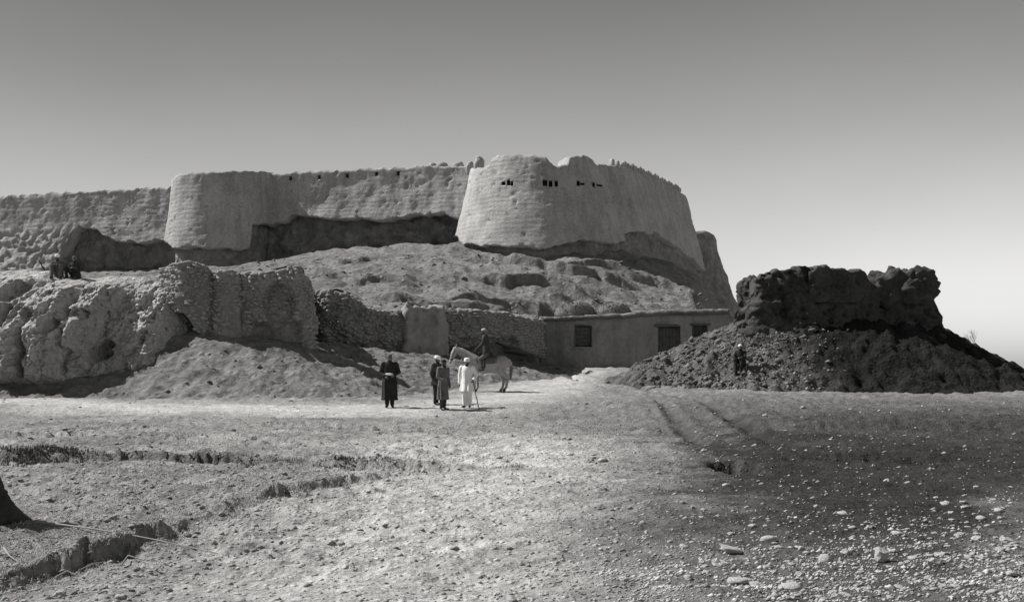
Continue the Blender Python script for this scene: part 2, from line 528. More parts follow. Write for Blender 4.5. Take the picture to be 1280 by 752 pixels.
def _ground_detail(X, Y, fine):
    near = 1 - sstep(60, 90, Y)
    z = near * 0.10 * fbm(X * 0.13, Y * 0.13, 1.0, 3)
    # the trodden shelf the group stands on falls off towards the camera
    z = z - 0.24 * sstep(37.0, 33.2, Y) * sstep(20, 30, Y) * (1 - sstep(2, 9, X))
    wob = 0.13 * fbm(X * 1.1, Y * 1.1, 4.0, 3) + 0.09 * fbm(X * 4.5, Y * 4.5, 4.5, 3)

    def on(cond, fn):
        i = np.nonzero(cond)[0]
        if len(i):
            z[i] += fn(X[i], Y[i], wob[i])

    def f_edge(X, Y, wob):
        d, s = poly_dist(X, Y, EDGE)
        d = d + wob
        amp = interp(Y, [(7, .02), (8.6, .05), (9.1, .11), (9.7, .16), (10.4, .10), (10.7, .14), (11.1, .10), (11.4, .03), (12.8, .03), (13.4, .09), (14.0, .06), (14.5, .10), (15.2, .07), (15.9, .0)])
        field = 1 - sstep(-0.05, 0.05, d)
        return amp * (field * np.exp(-np.abs(d) / 3.5) - 0.45 * (1 - field) * np.exp(-np.abs(d) / 0.35))
    on((Y < 17) & (Y > 5) & (X < 2), f_edge)

    def f_ditch(X, Y, wob):
        d, s = poly_dist(X, Y, DITCH)
        d = -(d + wob * 0.9)
        amp = 0.12 * (1 - sstep(0.86, 1.0, s)) * np.clip(0.65 + 0.9 * fbm(X * 0.6, Y * 0.6, 2.0, 2), 0.1, 1.3)
        return amp * ((1 - sstep(-0.05, 0.05, d)) * np.exp(-np.abs(d) / 2.0) - 0.7 * sstep(-0.05, 0.05, d) * np.exp(-np.abs(d) / 0.5))
    on((Y < 24) & (Y > 13) & (X < 1.5), f_ditch)

    def f_rut(X, Y, wob):
        d, s = poly_dist(X, Y, RUT)
        d = d + 0.6 * wob
        k = sstep(0, 0.08, s) * (1 - sstep(0.85, 1, s))
        o = 0
        for off in (-0.7, 0.7):
            o = o - k * 0.10 * np.exp(-((d - off) / 0.20) ** 2) + k * 0.05 * np.exp(-((np.abs(d - off) - .34) / 0.12) ** 2)
        return o - k * 0.05 * np.exp(-(d / 1.3) ** 4) + k * 0.05 * np.exp(-((np.abs(d) - 1.5) / 0.3) ** 2)
    on((Y > 15) & (X > -1) & (X < 9), f_rut)

    def f_rut2(X, Y, wob):
        d, s = poly_dist(X, Y, RUT2)
        d = d + 0.5 * wob
        return -0.03 * np.sin(np.pi * s) * (np.exp(-(d / 0.10) ** 2) + np.exp(-((d - 1.1) / 0.10) ** 2))
    on((Y > 8) & (Y < 19) & (X > -2) & (X < 6), f_rut2)

    def f_hole(X, Y, wob):
        hx, hy = gxy(920, 584)
        r = np.hypot((X + 0.6 * wob - hx) / 0.46, (Y + wob - hy) / 0.85)
        o = -0.24 * (1 - sstep(0.55, 0.95, r))
        d = Y - (18.0 + 0.05 * (X - 3.5)) + 1.5 * wob
        o = o + 0.10 * sstep(-0.35, 0.1, d) * np.exp(-np.clip(d, 0, 99) / 4) * sstep(3.6, 4.6, X) * (1 - sstep(6.5, 9, X))
        d = Y - (25.5 - 0.10 * (X - 7)) + 2.5 * wob
        return o + 0.16 * sstep(-0.8, 0.2, d) * np.exp(-np.clip(d, 0, 99) / 7) * sstep(4, 7, X) * (1 - sstep(9, 15, X))
    on((Y > 14) & (Y < 40) & (X > 2), f_hole)

    def f_ledge(X, Y, wob):
        o = 0
        for yy, x0, x1, a in ((27.0, -11.5, -8.0, .10), (24.0, -12.5, -8.5, .11), (22.0, -8.6, -4.0, .07), (27.5, -5.2, -1.5, .09), (30, -7, -3.4, .08), (21.5, -2.4, 1.8, .04), (33, -14, -9, .07), (25.5, -9, -6.5, .06)):
            d = Y - yy + 5 * wob
            o = o + a * sstep(-0.15, 0.1, d) * np.exp(-np.clip(d, 0, 99) / 1.6) * sstep(x0 - .6, x0 + .6, X) * (1 - sstep(x1 - .6, x1 + .6, X))
        return o
    on((Y > 18) & (Y < 40) & (X < 3), f_ledge)
    if fine:
        left = 1 - sstep(-0.12, 0.10, X / np.maximum(Y, 4))
        clod = left * sstep(8.5, 10, Y) * (1 - sstep(19, 26, Y))
        far = sstep(12, 30, Y)
        calm = np.ones_like(Y)                           # the trodden path is smoother
        i = np.nonzero(Y > 24)[0]
        if len(i):
            ds, _ = poly_dist(X[i], Y[i], STRIP)
            calm[i] = 1 - 0.75 * np.exp(-(ds / 3.2) ** 2)
        z += near * calm * (0.040 * fbm(X * 0.9, Y * 0.9, 8.0, 3) + (0.020 + 0.026 * clod + 0.03 * far) * fbm(X * 3.2, Y * 3.2, 9.0, 4) + 0.05 * far * np.clip(ridged(X * 0.8, Y * 0.8, 11.0, 3) - 0.6, 0, 2))
    return z


def gz(x, y):
    return float(ground_z(np.array([x]), np.array([y]))[0])


def soil_and_exposure(X, Y):
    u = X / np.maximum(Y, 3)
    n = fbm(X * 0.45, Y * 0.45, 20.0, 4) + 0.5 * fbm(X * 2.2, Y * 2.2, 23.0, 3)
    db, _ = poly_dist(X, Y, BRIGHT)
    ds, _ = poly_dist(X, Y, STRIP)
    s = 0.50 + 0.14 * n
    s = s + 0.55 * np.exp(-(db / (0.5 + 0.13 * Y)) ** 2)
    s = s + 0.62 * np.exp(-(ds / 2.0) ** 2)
    dark = sstep(-0.02, 0.32, u + 0.09 * n + 0.05 * sstep(22, 10, Y) - 0.08 * sstep(10.5, 8.5, Y))  # right side darkened: uneven plate exposure put into the ground colour
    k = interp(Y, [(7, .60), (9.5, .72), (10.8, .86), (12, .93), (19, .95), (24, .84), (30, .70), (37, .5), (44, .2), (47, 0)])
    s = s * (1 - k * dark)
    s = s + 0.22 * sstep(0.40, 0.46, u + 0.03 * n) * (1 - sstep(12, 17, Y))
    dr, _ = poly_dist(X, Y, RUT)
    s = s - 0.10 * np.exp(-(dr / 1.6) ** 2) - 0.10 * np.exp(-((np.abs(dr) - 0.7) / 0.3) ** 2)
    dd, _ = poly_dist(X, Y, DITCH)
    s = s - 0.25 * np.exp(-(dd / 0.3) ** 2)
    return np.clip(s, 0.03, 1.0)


rows_py = np.concatenate([np.arange(900, 478, -0.66)])
rows_Y = 2528.0 / (rows_py - 436.0)
rows_Y = np.concatenate([[-300, -120, -60, -30, -15, -6, -2, 0, 1.5, 2.6, 3.6, 4.3], rows_Y[rows_Y > 4.7], np.linspace(61, 90, 30), [100, 120, 150, 200, 300, 500, 900, 1800, 4000, 9000]])
cols_u = np.concatenate([[-40, -15, -6, -3, -1.8, -1.2, -0.9], np.arange(-0.70, 0.7001, 2.4 / F), [0.9, 1.2, 1.8, 3, 6, 15, 40]])
UU, YY = np.meshgrid(cols_u, rows_Y)
XX = UU * np.sqrt(np.maximum(YY, 0) ** 2 + 9.0)
ZZ = ground_z(XX, YY)
g_obj = mesh_obj('ground', np.stack([XX, YY, ZZ], -1).reshape(-1, 3), grid_faces(len(rows_Y), len(cols_u)), 'ground')
at = g_obj.data.attributes.new('soil_and_exposure', 'FLOAT', 'POINT')
at.data.foreach_set('value', soil_and_exposure(XX, YY).ravel().astype(np.float32))
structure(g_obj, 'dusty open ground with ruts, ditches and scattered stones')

# ------------------------------------------------------------------ the hill below the fortress
apron = tps([pix(*p) for p in (
    (-260, 520, 40), (-100, 512, 40), (0, 510, 40), (100, 510, 40), (200, 510, 39.5), (300, 510, 39.5), (400, 507, 40), (470, 500, 42),
    (540, 494, 45), (620, 488, 49), (680, 470, 58), (692, 464, 66), (720, 464, 70),
    (-200, 476, 42.6), (0, 476, 42.6), (60, 477, 42.6), (130, 472, 43.2), (-200, 496, 41), (0, 495, 41), (100, 495, 41.2), (200, 468, 44), (190, 425, 45.2), (225, 398, 46.2), (250, 412, 46.0), (285, 425, 46.2), (330, 412, 46.4), (375, 418, 46.6), (395, 432, 48), (300, 462, 43.2), (345, 462, 43.6), (385, 465, 44.2), (230, 455, 43.8),
    (420, 432, 53), (480, 434, 53.5), (440, 462, 48), (520, 442, 56), (560, 462, 51), (600, 444, 57), (640, 462, 54), (660, 446, 60), (676, 452, 64))]
    + [(-14, 50, 3.0), (-8, 58, 2.9), (0, 62, 2.6), (1.5, 66, 2.2), (2, 72, 2.3)])
upper = tps([pix(*p) for p in (
    (-260, 334, 50), (0, 337, 50), (100, 352, 49), (180, 356, 49), (250, 354, 50), (350, 352, 51), (385, 352, 52), (400, 372, 56.5), (450, 394, 56.5), (490, 394, 58),
    (530, 388, 60), (600, 393, 61), (660, 398, 63), (680, 398, 68), (720, 400, 76), (780, 396, 78), (850, 394, 82), (915, 398, 88),
    (420, 348, 75), (500, 346, 78), (590, 338, 82), (680, 346, 83), (760, 358, 87), (840, 368, 95), (890, 380, 104),
    (0, 344, 80), (150, 346, 80), (300, 340, 80), (0, 344, 112), (100, 343, 112), (210, 344, 110), (270, 340, 107), (330, 328, 110),
    (400, 316, 110), (480, 308, 109), (560, 305, 106), (582, 314, 103.5), (600, 321, 101.5), (650, 328, 100.5), (700, 331, 100), (770, 329, 102), (800, 320, 107), (850, 334, 117), (890, 356, 123), (930, 392, 128))]
    + [(-70, 140, 15), (-30, 140, 15.5), (0, 130, 15), (14, 128, 12.5), (34, 130, 0), (30, 100, 0), (24, 84, 1.5), (22, 72, 1.5), (40, 110, -4), (45, 150, -6)])
WLINE = [(-400, 47.2), (200, 47.2), (385, 47.8), (392, 54.5), (500, 56), (560, 57.8), (670, 59.8), (676, 73.5), (905, 74), (960, 80), (1200, 90)]


def hill_z(X, Y):
    X, Y = np.asarray(X, float), np.asarray(Y, float)
    px = CX + F * X / np.maximum(Y, 20)
    yw = interp(px, WLINE)
    t = sstep(0.2, 1.4, Y - yw)
    za = apron(X, np.minimum(Y, yw + 2))
    zu = upper(X, np.maximum(Y, yw + 1))
    z = za * (1 - t) + zu * t
    # weathered ledges: their broken edges run roughly across the slope
    w = 2.2 * fbm(X * 0.16, Y * 0.12, 31.0, 3)
    for y0, k, px0, px1, a in ((90, .02, 585, 790, .75), (80, -.05, 600, 740, .7), (71, .04, 560, 720, .55), (66, .0, 470, 640, .5), (96, .1, 700, 900, .6), (76, .0, 380, 520, .35), (86, 0.05, 330, 480, .3)):
        d = Y - (y0 + k * X) + w
        m = sstep(px0 - 12, px0 + 18, px) * (1 - sstep(px1 - 18, px1 + 12, px)) * t
        z = z + m * a * (sstep(-0.35, 0.25, d) * np.exp(-np.clip(d, 0, 99) / 5.0) - 0.35 * np.exp(-(np.clip(d + 0.3, -9, 0) / 1.5) ** 2) * (d < 0))
    n = fbm(X * 0.22, Y * 0.22, 40.0, 4) * (0.45 + 0.55 * sstep(52, 72, Y))
    z = z + t * (0.36 * n + 0.09 * fbm(X * 0.9, Y * 0.9, 41.0, 4))
    z = z + (1 - t) * (0.16 * n + 0.13 * fbm(X * 1.3, Y * 1.3, 43.0, 4))
    gl = ridged(X * 0.35, Y * 0.09, 44.0, 2)              # little rain gullies
    z = z - t * 0.14 * np.clip(gl - 0.5, 0, 2)
    return z


hu = np.arange(-0.56, 0.24, 2.1 / F)
hY = np.concatenate([np.arange(39, 62, 0.11), np.arange(62, 112, 0.17), np.arange(112, 150, 0.6)])
UU, YY = np.meshgrid(hu, hY)
XX = UU * YY
ZZ = hill_z(XX, YY)
# sink the outer rim under the plain
px_ = CX + F * UU
rim = sstep(0.16, 0.22, UU) + sstep(-0.50, -0.55, UU) * 0
ZZ = ZZ - 9 * np.clip(rim, 0, 1)
h_obj = mesh_obj('hillside', np.stack([XX, YY, ZZ], -1).reshape(-1, 3), grid_faces(len(hY), len(hu)), 'hill')
structure(h_obj, 'eroded earth slope rising from the stone walls to the fortress')


def hz(x, y):
    return float(hill_z(np.array([x]), np.array([y]))[0])


# ------------------------------------------------------------------ eroded earth bank on the left
def build_bank():
    pxs = np.arange(-190, 268, 1.0)
    nv = 170
    v = np.linspace(0, 1, nv)[:, None]
    PX = np.broadcast_to(pxs[None], (nv, len(pxs)))
    ptop = interp(pxs, [(-190, 331), (0, 334), (45, 334), (58, 342), (108, 343), (130, 341), (150, 344), (165, 343), (185, 347), (205, 342), (268, 346)])
    pbot = interp(pxs, [(-190, 484), (0, 484), (100, 486), (150, 482), (200, 474), (240, 462), (268, 455)])
    py = pbot[None] + (ptop - pbot)[None] * v
    bulge = sstep(150, 125, PX + (py - 400) * 0.25)
    fr_a = 0.16 * v + 0.84 * v ** 3.2
    fr_b = v ** 1.15
    fr = fr_a * bulge + fr_b * (1 - bulge)
    yb = interp(pxs, [(-190, 42.4), (100, 42.6), (160, 43.2), (268, 44.3)])[None]
    Y = yb + (47.6 - yb) * fr
    X = (PX - CX) * 46 / F
    Z = CAMZ + (HY - py) * 46 / F
    wx = X + 0.35 * fbm(X * 0.6, Z * 0.6, 15.0, 2)
    n = 0.75 * ridged(wx * 0.55, Z * 0.20, 3.0, 2) + 0.50 * ridged(wx * 1.5, Z * 0.45, 5.0, 3) + 0.35 * fbm(X * 0.9, Z * 0.8, 9.0, 4)
    st = Z * 2.3 + 0.7 * fbm(X * 0.5, Z * 0.3, 19.0, 3)
    n = n + 0.16 * (st - np.floor(st)) ** 2
    fade = sstep(0.0, 0.12, v) * (1 - 0.85 * sstep(0.86, 1.0, v))
    amp = 0.48 * bulge + 0.24 * (1 - bulge)
    d = amp * n
    # folds, gullies and hollows of the face
    def groove(px0, px1, y0, y1, w, dep):
        c = px0 + (px1 - px0) * (py - y0) / (y1 - y0) + 3 * perlin(py * 0.06, px0, 0)
        m = sstep(y0 - 8, y0 + 10, py) * (1 - sstep(y1 - 10, y1 + 6, py))
        return -dep * m * np.exp(-((PX - c) / w) ** 2)

    def hole(cx, cy, rx, ry, dep):
        r = np.hypot((PX - cx) / rx, (py - cy) / ry) + 0.25 * fbm(PX * 0.06, py * 0.06, cx, 2)
        return -dep * (1 - sstep(0.55, 1.05, r))
    def lobe(cx, cy, rx, ry, dep):
        r = np.hypot((PX - cx) / rx, (py - cy) / ry)
        return dep * np.sqrt(np.clip(1 - r ** 2, 0, 1))
    d = d + 0.55 * (lobe(98, 440, 46, 62, 0.9) + lobe(62, 440, 18, 70, 0.6) + lobe(20, 440, 26, 70, 0.5) + lobe(86, 375, 22, 26, 0.6) + lobe(-40, 430, 34, 80, 0.8))
    d = d + groove(44, 51, 385, 468, 4.5, 1.1) + groove(70, 82, 395, 474, 4, 0.9) + groove(104, 122, 350, 470, 4, 0.6) + groove(18, 24, 400, 470, 4, 0.5) + groove(-8, -2, 380, 475, 5, 0.8)
    d = d + hole(90, 392, 8, 20, 0.9) + hole(104, 412, 7, 11, 0.8) + hole(151, 440, 13, 16, 1.3) + hole(38, 368, 16, 16, 0.8) + hole(125, 396, 9, 8, 0.5)
    q = d / 0.26 + 0.8 * fbm(X * 1.4, Z * 1.4, 27.0, 3)     # broken faces: the relief steps back in slabs
    fq = q - np.floor(q)
    d = 0.45 * d + 0.55 * 0.26 * (np.floor(q) + sstep(0.0, 0.22, fq))
    crack = np.abs(perlin(wx * 1.15, Z * 0.16, 29.0)) + 0.25 * np.abs(perlin(X * 4, Z * 4, 30.0))
    d = d - 0.35 * np.exp(-(crack / 0.05) ** 2)
    n2 = 0.13 * fbm(X * 1.9, Z * 1.5, 7.5, 4) + 0.12 * ridged(X * 3.2, Z * 1.4, 3.5, 3) + 0.07 * fbm(X * 7, Z * 7, 2.5, 3)
    Y = Y - (d + n2) * fade + 2.6 * sstep(195, 250, PX)
    Z = Z - 0.9 * sstep(205, 255, PX)
    Z = Z + 0.10 * fbm(X * 1.2, Y * 0.8, 6.0, 3) * sstep(0.6, 1, v)
    back = np.array([0.25, 0.6, 1.1, 1.8, 2.6, 3.6, 5.0, 7.0])[:, None]
    YB = Y[-1][None] + back
    XB = np.broadcast_to(X[-1][None], YB.shape)
    ZB = Z[-1][None] - 0.16 * back ** 1.2 + 0.12 * fbm(XB * 0.8, YB * 0.8, 5.0, 3)
    XA, YA, ZA = (np.concatenate(q) for q in ((X, XB), (Y, YB), (Z, ZB)))
    o = mesh_obj('earth_bank', np.stack([XA, YA, ZA], -1).reshape(-1, 3), grid_faces(len(XA), len(pxs)), 'bank')
    structure(o, 'gullied pale earth bank on the left with two seated people on top')


build_bank()

# ------------------------------------------------------------------ dark mound on the right
mound_f = tps([pix(*p) for p in (
    (740, 492, 51), (778, 482, 50), (850, 489, 48), (930, 492, 47), (1000, 494, 46.6), (1100, 491, 46.8), (1200, 488, 47.2), (1300, 484, 48),
    (812, 456, 51), (842, 437, 51.5), (870, 424, 51.5), (905, 413, 51.5), (935, 409, 51.5), (960, 412, 51), (880, 455, 49.2), (940, 452, 48.8), (1000, 452, 48.8),
    (1040, 482, 47.3), (1010, 405, 50.8), (1060, 388, 51.2), (1110, 390, 51.4), (1168, 403, 52.0), (1010, 440, 49.4), (1100, 425, 50.2), (1060, 452, 49.0), (1150, 452, 49.0), (1200, 450, 50),
    (1190, 415, 53), (1218, 431, 53), (1245, 451, 53), (1280, 472, 53), (1330, 490, 53), (800, 470, 56), (860, 440, 56), (930, 405, 56), (1060, 400, 56), (1170, 404, 56),
    (1225, 432, 56.5), (1290, 474, 57))]
    + [(8, 62, 1.2), (14, 62, 2.6), (20, 63, 2.2), (26, 62, -1), (30, 56, 0.2), (12, 68, 0), (22, 68, -2)])


def mound_z(X, Y):
    X, Y = np.asarray(X, float), np.asarray(Y, float)
    z = mound_f(X, Y)
    px = CX + F * X / Y
    heap = (1 - sstep(990, 1050, px + (Y - 49) * 18)) * (1 - sstep(52.5, 54, Y))
    z = z + 0.16 * fbm(X * 0.5, Y * 0.5, 60.0, 4) + (0.16 + 0.04 * heap) * fbm(X * 1.9, Y * 1.9, 61.0, 3)
    z = z - 0.18 * np.clip(ridged(X * 0.5, Y * 0.2, 62.0, 2) - 0.7, 0, 2) * (1 - heap)
    return z


mX, mY = np.meshgrid(np.arange(3.2, 32, 0.09), np.arange(45.5, 68, 0.09))
mZ = mound_z(mX, mY)
m_obj = mesh_obj('mound', np.stack([mX, mY, mZ], -1).reshape(-1, 3), grid_faces(*mX.shape), 'mound')
at = m_obj.data.attributes.new('soil_and_exposure', 'FLOAT', 'POINT')
heap_ = (1 - sstep(940, 1050, CX + F * mX / mY + (mY - 49) * 14 + 22 * fbm(mX, mY, 66.0, 3)))  # dusty heap stays paler; right part darkened in colour for the uneven exposure
at.data.foreach_set('value', np.clip(heap_ * (0.85 + 0.3 * fbm(mX * 1.2, mY * 1.2, 67.0, 3)) + 0.10 * fbm(mX * 0.6, mY * 0.6, 68.0, 3), 0, 1).ravel().astype(np.float32))
structure(m_obj, 'dark earth mound carrying the ruined wall on the right')


def mz(x, y):
    return float(mound_z(np.array([x]), np.array([y]))[0])

# ------------------------------------------------------------------ walls lofted along a plan line
def resample(path, n):
    P = np.array(path, float)
    L = np.concatenate([[0], np.cumsum(np.hypot(*(P[1:] - P[:-1]).T))])
    s = np.linspace(0, L[-1], n)
    Q = np.stack([np.interp(s, L, P[:, 0]), np.interp(s, L, P[:, 1])], -1)
    T = np.gradient(Q, axis=0)
    T /= np.linalg.norm(T, axis=1)[:, None]
    return Q, np.stack([T[:, 1], -T[:, 0]], -1)      # points, outward normals (to the camera for a left-to-right path)


def loft(name, path, top_py, bot_py, batter, thick, step, material, parent=None, amp=0.10, nscale=0.5, courses=0.0, rag=0.0,
         ragtop=0.0, cutters=None, seed=0.0, zrow=None, inward=0.0, extra=None, slump=0.0, pitted=0.0):
    """a wall along `path`; its upper and lower edges follow photo rows; `batter` is the outward lean in metres per metre below the top"""
    P0 = np.array(path, float)
    n = max(4, int(np.hypot(*(P0[1:] - P0[:-1]).T).sum() / step))
    Q, N = resample(path, n)
    Q = Q - N * inward
    px = CX + F * Q[:, 0] / Q[:, 1]
    zt = CAMZ + (HY - interp(px, top_py)) * Q[:, 1] / F
    zb = CAMZ + (HY - interp(px, bot_py)) * Q[:, 1] / F
    s = np.arange(n) * step
    if ragtop:
        zt = zt + 1.5 * ragtop * (fbm(s * 1.7, seed, 1.0, 4) + 0.8 * np.round(1.3 * fbm(s * 0.35, seed, 2.0, 2)) * 0.5)
    if rag:
        zb = zb + rag * (0.9 * fbm(s * 0.28, seed, 5.0, 3) + 0.55 * np.round(2.2 * fbm(s * 0.55, seed, 6.0, 2)) / 2.2 + 0.18 * fbm(s * 2.9, seed, 7.0, 3))
    nt = max(4, int(np.max(zt - zb) / step))
    t = np.linspace(0, 1, nt)[None]
    Z = zb[:, None] + (zt - zb)[:, None] * t
    zref = np.max(zt)
    dep = zref - Z
    bt = batter(px[:, None], dep) if callable(batter) else batter * dep
    X0 = Q[:, 0][:, None] + 0 * Z
    Y0 = Q[:, 1][:, None] + 0 * Z
    nz = fbm(X0 * nscale, Y0 * nscale, Z * nscale + seed, 4)
    off = bt + amp * nz + 0.22 * amp * fbm(X0 * nscale * 6, Y0 * nscale * 6, Z * nscale * 6 + seed, 3)
    if courses:
        zz = Z + 0.05 * fbm(X0 * 0.6, Y0 * 0.6, seed, 2)
        ph = (zz / courses) % 1.0
        off = off - 0.026 * np.exp(-((ph - 0.5) / 0.09) ** 2) * (0.6 + fbm(X0 * 0.8, Y0 * 0.8, np.floor(zz / courses) * 3.3, 2))
    if slump:
        off = off - slump * np.clip(fbm(X0 * 1.9, Y0 * 1.9, Z * 2.6 + seed + 9, 4) - 0.2, 0, 0.6)
    if pitted:
        pn = perlin(X0 * 2.3 + 3, Y0 * 2.3, Z * 2.6 + seed)
        off = off - 1.6 * pitted * sstep(0.50, 0.62, pn)
    if extra is not None:
        off = off + extra(px[:, None] + 0 * Z, HY - (Z - CAMZ) * F / Y0, dep)
    off = off - 0.10 * sstep(0.97, 1.0, t)
    FX, FY = X0 + N[:, 0][:, None] * off, Y0 + N[:, 1][:, None] * off
    bx, by = Q[:, 0] - N[:, 0] * thick, Q[:, 1] - N[:, 1] * thick
    mid = Q - N * thick * 0.45
    ring = [np.stack([FX, FY, Z], -1),
            np.stack([mid[:, 0], mid[:, 1], zt + 0.06], -1)[:, None],
            np.stack([bx, by, zt - 0.08], -1)[:, None], np.stack([bx, by, zb], -1)[:, None]]
    V = np.concatenate(ring, 1)
    k = V.shape[1]
    i = np.arange(n - 1)[:, None] * k
    j = np.arange(k)[None]
    jn = (j + 1) % k
    faces = np.stack([i + j, i + k + j, i + k + jn, i + jn], -1).reshape(-1, 4)
    verts = V.reshape(-1, 3)
    fl = [tuple(f) for f in faces.tolist()]
    fl.append(tuple(range(k)))
    fl.append(tuple((n - 1) * k + q for q in reversed(range(k))))
    o = mesh_obj(name, verts, fl, material, parent)
    if cutters:
        bm = bmesh.new()
        for (cx, cy, cz, sx, sy, sz, rz) in cutters:
            mt = Matrix.Translation((cx, cy, cz)) @ Matrix.Rotation(rz, 4, 'Z') @ Matrix.Diagonal((sx, sy, sz, 1))
            bmesh.ops.create_cube(bm, size=1.0, matrix=mt)
        cm = bpy.data.meshes.new('cut')
        bm.to_mesh(cm)
        bm.free()
        co = bpy.data.objects.new('cut', cm)
        C.objects.link(co)
        b = o.modifiers.new('b', 'BOOLEAN')
        b.operation = 'DIFFERENCE'
        b.solver = 'EXACT'
        b.object = co
        apply_mods(o)
        bpy.data.objects.remove(co)
        bpy.data.meshes.remove(cm)
    return o


def lump(name, center, radii, material, parent=None, amp=0.18, nscale=1.2, sub=4, power=2.6, rz=0.0, seed=0.0, flat=0.0):
    """a weathered block: a rounded box with noise relief"""
    bm = bmesh.new()
    bmesh.ops.create_icosphere(bm, subdivisions=sub, radius=1.0)
    me = bpy.data.meshes.new(name)
    bm.to_mesh(me)
    bm.free()
    v = np.empty(len(me.vertices) * 3)
    me.vertices.foreach_get('co', v)
    v = v.reshape(-1, 3)
    q = v / (np.sum(np.abs(v) ** power, 1) ** (1 / power))[:, None]
    q = q * np.array(radii)
    c, s = math.cos(rz), math.sin(rz)
    q = np.stack([q[:, 0] * c - q[:, 1] * s, q[:, 0] * s + q[:, 1] * c, q[:, 2]], -1) + np.array(center)
    f = fbm(q[:, 0] * nscale, q[:, 1] * nscale, q[:, 2] * nscale + seed, 4)
    q = q + v * (amp * f)[:, None]
    me.vertices.foreach_set('co', q.ravel())
    me.polygons.foreach_set('use_smooth', np.ones(len(me.polygons), dtype=bool))
    me.update()
    return me_obj(name, me, material, parent)


# ------------------------------------------------------------------ the fortress
fort = thing('fortress', (0, 112, 15), 'long mud-brick fortress with round bastions on top of the hill', 'fortress')


def adopt(o, root):
    """parent o to root, keeping where it stands"""
    o.parent = root
    o.matrix_parent_inverse = root.matrix_basis.inverted()
    return o


def fpart(o, label=None):
    adopt(o, fort)
    if label:
        o['label'] = label
    return o


def arc(cx, cy, rx, ry, a0, a1, n=40):
    return [(cx + rx * math.cos(math.radians(a)), cy + ry * math.sin(math.radians(a))) for a in np.linspace(a0, a1, n)]


def hole_at(px, py, Y, w, h, depth, rz=0.0):
    x, y, z = pix(px, py, Y)
    return (x, y, z, w, depth, h, rz)


PL = [pix(-110, 0, 125)[:2], pix(213, 0, 118.5)[:2]]
fpart(loft('curtain_wall', PL, [(-110, 248), (0, 246), (20, 243), (60, 241.5), (100, 239), (160, 236.5), (213, 233)],
           [(-110, 345), (70, 345), (82, 318), (95, 288), (102, 281), (112, 286), (125, 291), (138, 298), (160, 303), (213, 304)],
           lambda px, d: 0.05 * d + 0.020 * d * d, 2.6, 0.17, 'adobe', amp=0.10, courses=0.55, rag=0.45, ragtop=0.12, seed=1.0, slump=0.05, pitted=0.09,
           extra=lambda px, py, d: -0.35 * sstep(3.6, 5.5, d) * np.clip(fbm(px * 0.12, py * 0.15, 3, 4), -0.2, 1) * (1 - sstep(90, 130, px))),
      'left stretch of wall, worn ragged at its foot')
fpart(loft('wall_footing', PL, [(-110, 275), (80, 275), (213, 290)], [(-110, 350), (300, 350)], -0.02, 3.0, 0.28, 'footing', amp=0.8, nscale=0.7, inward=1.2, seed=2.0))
LB = arc((280 - CX) * 116.5 / F, 116.5, 5.25, 4.6, 172, 362)
fpart(loft('bastion', LB, [(200, 226), (214, 226), (218, 221), (224, 217.5), (240, 215.5), (290, 213.8), (330, 214.2), (340, 216), (360, 217)],
           [(200, 302), (215, 303), (225, 307), (260, 310), (300, 312), (309, 310), (312, 283), (330, 281), (345, 279), (360, 279)],
           lambda px, d: 0.045 * d + 0.008 * d * d, 2.4, 0.17, 'adobe', amp=0.07, courses=0.55, rag=0.40, ragtop=0.06, seed=3.0, slump=0.04, pitted=0.10,
           cutters=[hole_at(281, 285, 112.2, 0.25, 0.6, 1.2)],
           extra=lambda px, py, d: -0.16 * np.exp(-((px - (304 + (py - 240) * -0.14)) / 0.9) ** 2) * sstep(228, 236, py) * (1 - sstep(280, 286, py))
           - 0.10 * np.exp(-((px - 287) / 0.7) ** 2) * (1 - sstep(240, 246, py))),
      'left bastion with a long crack in its face')
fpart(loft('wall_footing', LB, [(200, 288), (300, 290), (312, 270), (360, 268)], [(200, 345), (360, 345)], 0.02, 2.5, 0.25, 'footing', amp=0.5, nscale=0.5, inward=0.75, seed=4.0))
PM = [pix(338, 0, 115.5)[:2], pix(400, 0, 114.4)[:2], pix(592, 0, 111.0)[:2]]
mid_cut = [hole_at(px, py, Y, 0.34, 0.42, 6.0, -0.12) for px, py, Y in ((363, 223, 115), (399, 221.5, 114.4), (434, 219.5, 113.8), (471, 218, 113.2), (498, 217, 112.7))]
fpart(loft('curtain_wall', PM, [(330, 217), (352, 215.5), (400, 213), (434, 211.5), (470, 210), (500, 208.5), (540, 206.5), (590, 209)],
           [(330, 284), (350, 277), (365, 272.5), (385, 272), (400, 276.5), (440, 275), (480, 274), (520, 271), (560, 268.5), (573, 276), (595, 280)],
           lambda px, d: 0.03 * d + 0.26 * 0.7 * np.log1p(np.exp(np.clip((d - interp(px, [(340, 4.4), (400, 3.4), (480, 1.9), (590, 1.0)]) - 0.5 * fbm(px * 0.05, d * 0.4, 2.0, 3)) / 0.7, -20, 20))), 2.2, 0.17, 'adobe', amp=0.07, courses=0.5,
           rag=0.42, ragtop=0.09, seed=5.0, slump=0.05, pitted=0.10, cutters=mid_cut),
      'middle stretch of wall with loopholes and a deep undercut')
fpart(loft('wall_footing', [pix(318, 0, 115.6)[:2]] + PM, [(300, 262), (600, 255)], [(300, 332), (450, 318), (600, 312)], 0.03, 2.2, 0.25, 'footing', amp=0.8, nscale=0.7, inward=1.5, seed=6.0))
MB = arc((676 - CX) * 111 / F, 111, 6.9, 7.0, 172, 338)
mb_top = [(570, 212), (590, 211), (600, 210), (612, 207), (615, 195.5), (622, 194), (640, 193), (668, 192), (671, 195), (683, 196), (686, 202), (692, 208), (709, 207), (711, 196.5),
          (722, 194.5), (733, 194), (740, 198), (744, 205), (757, 206), (762, 205), (790, 206)]
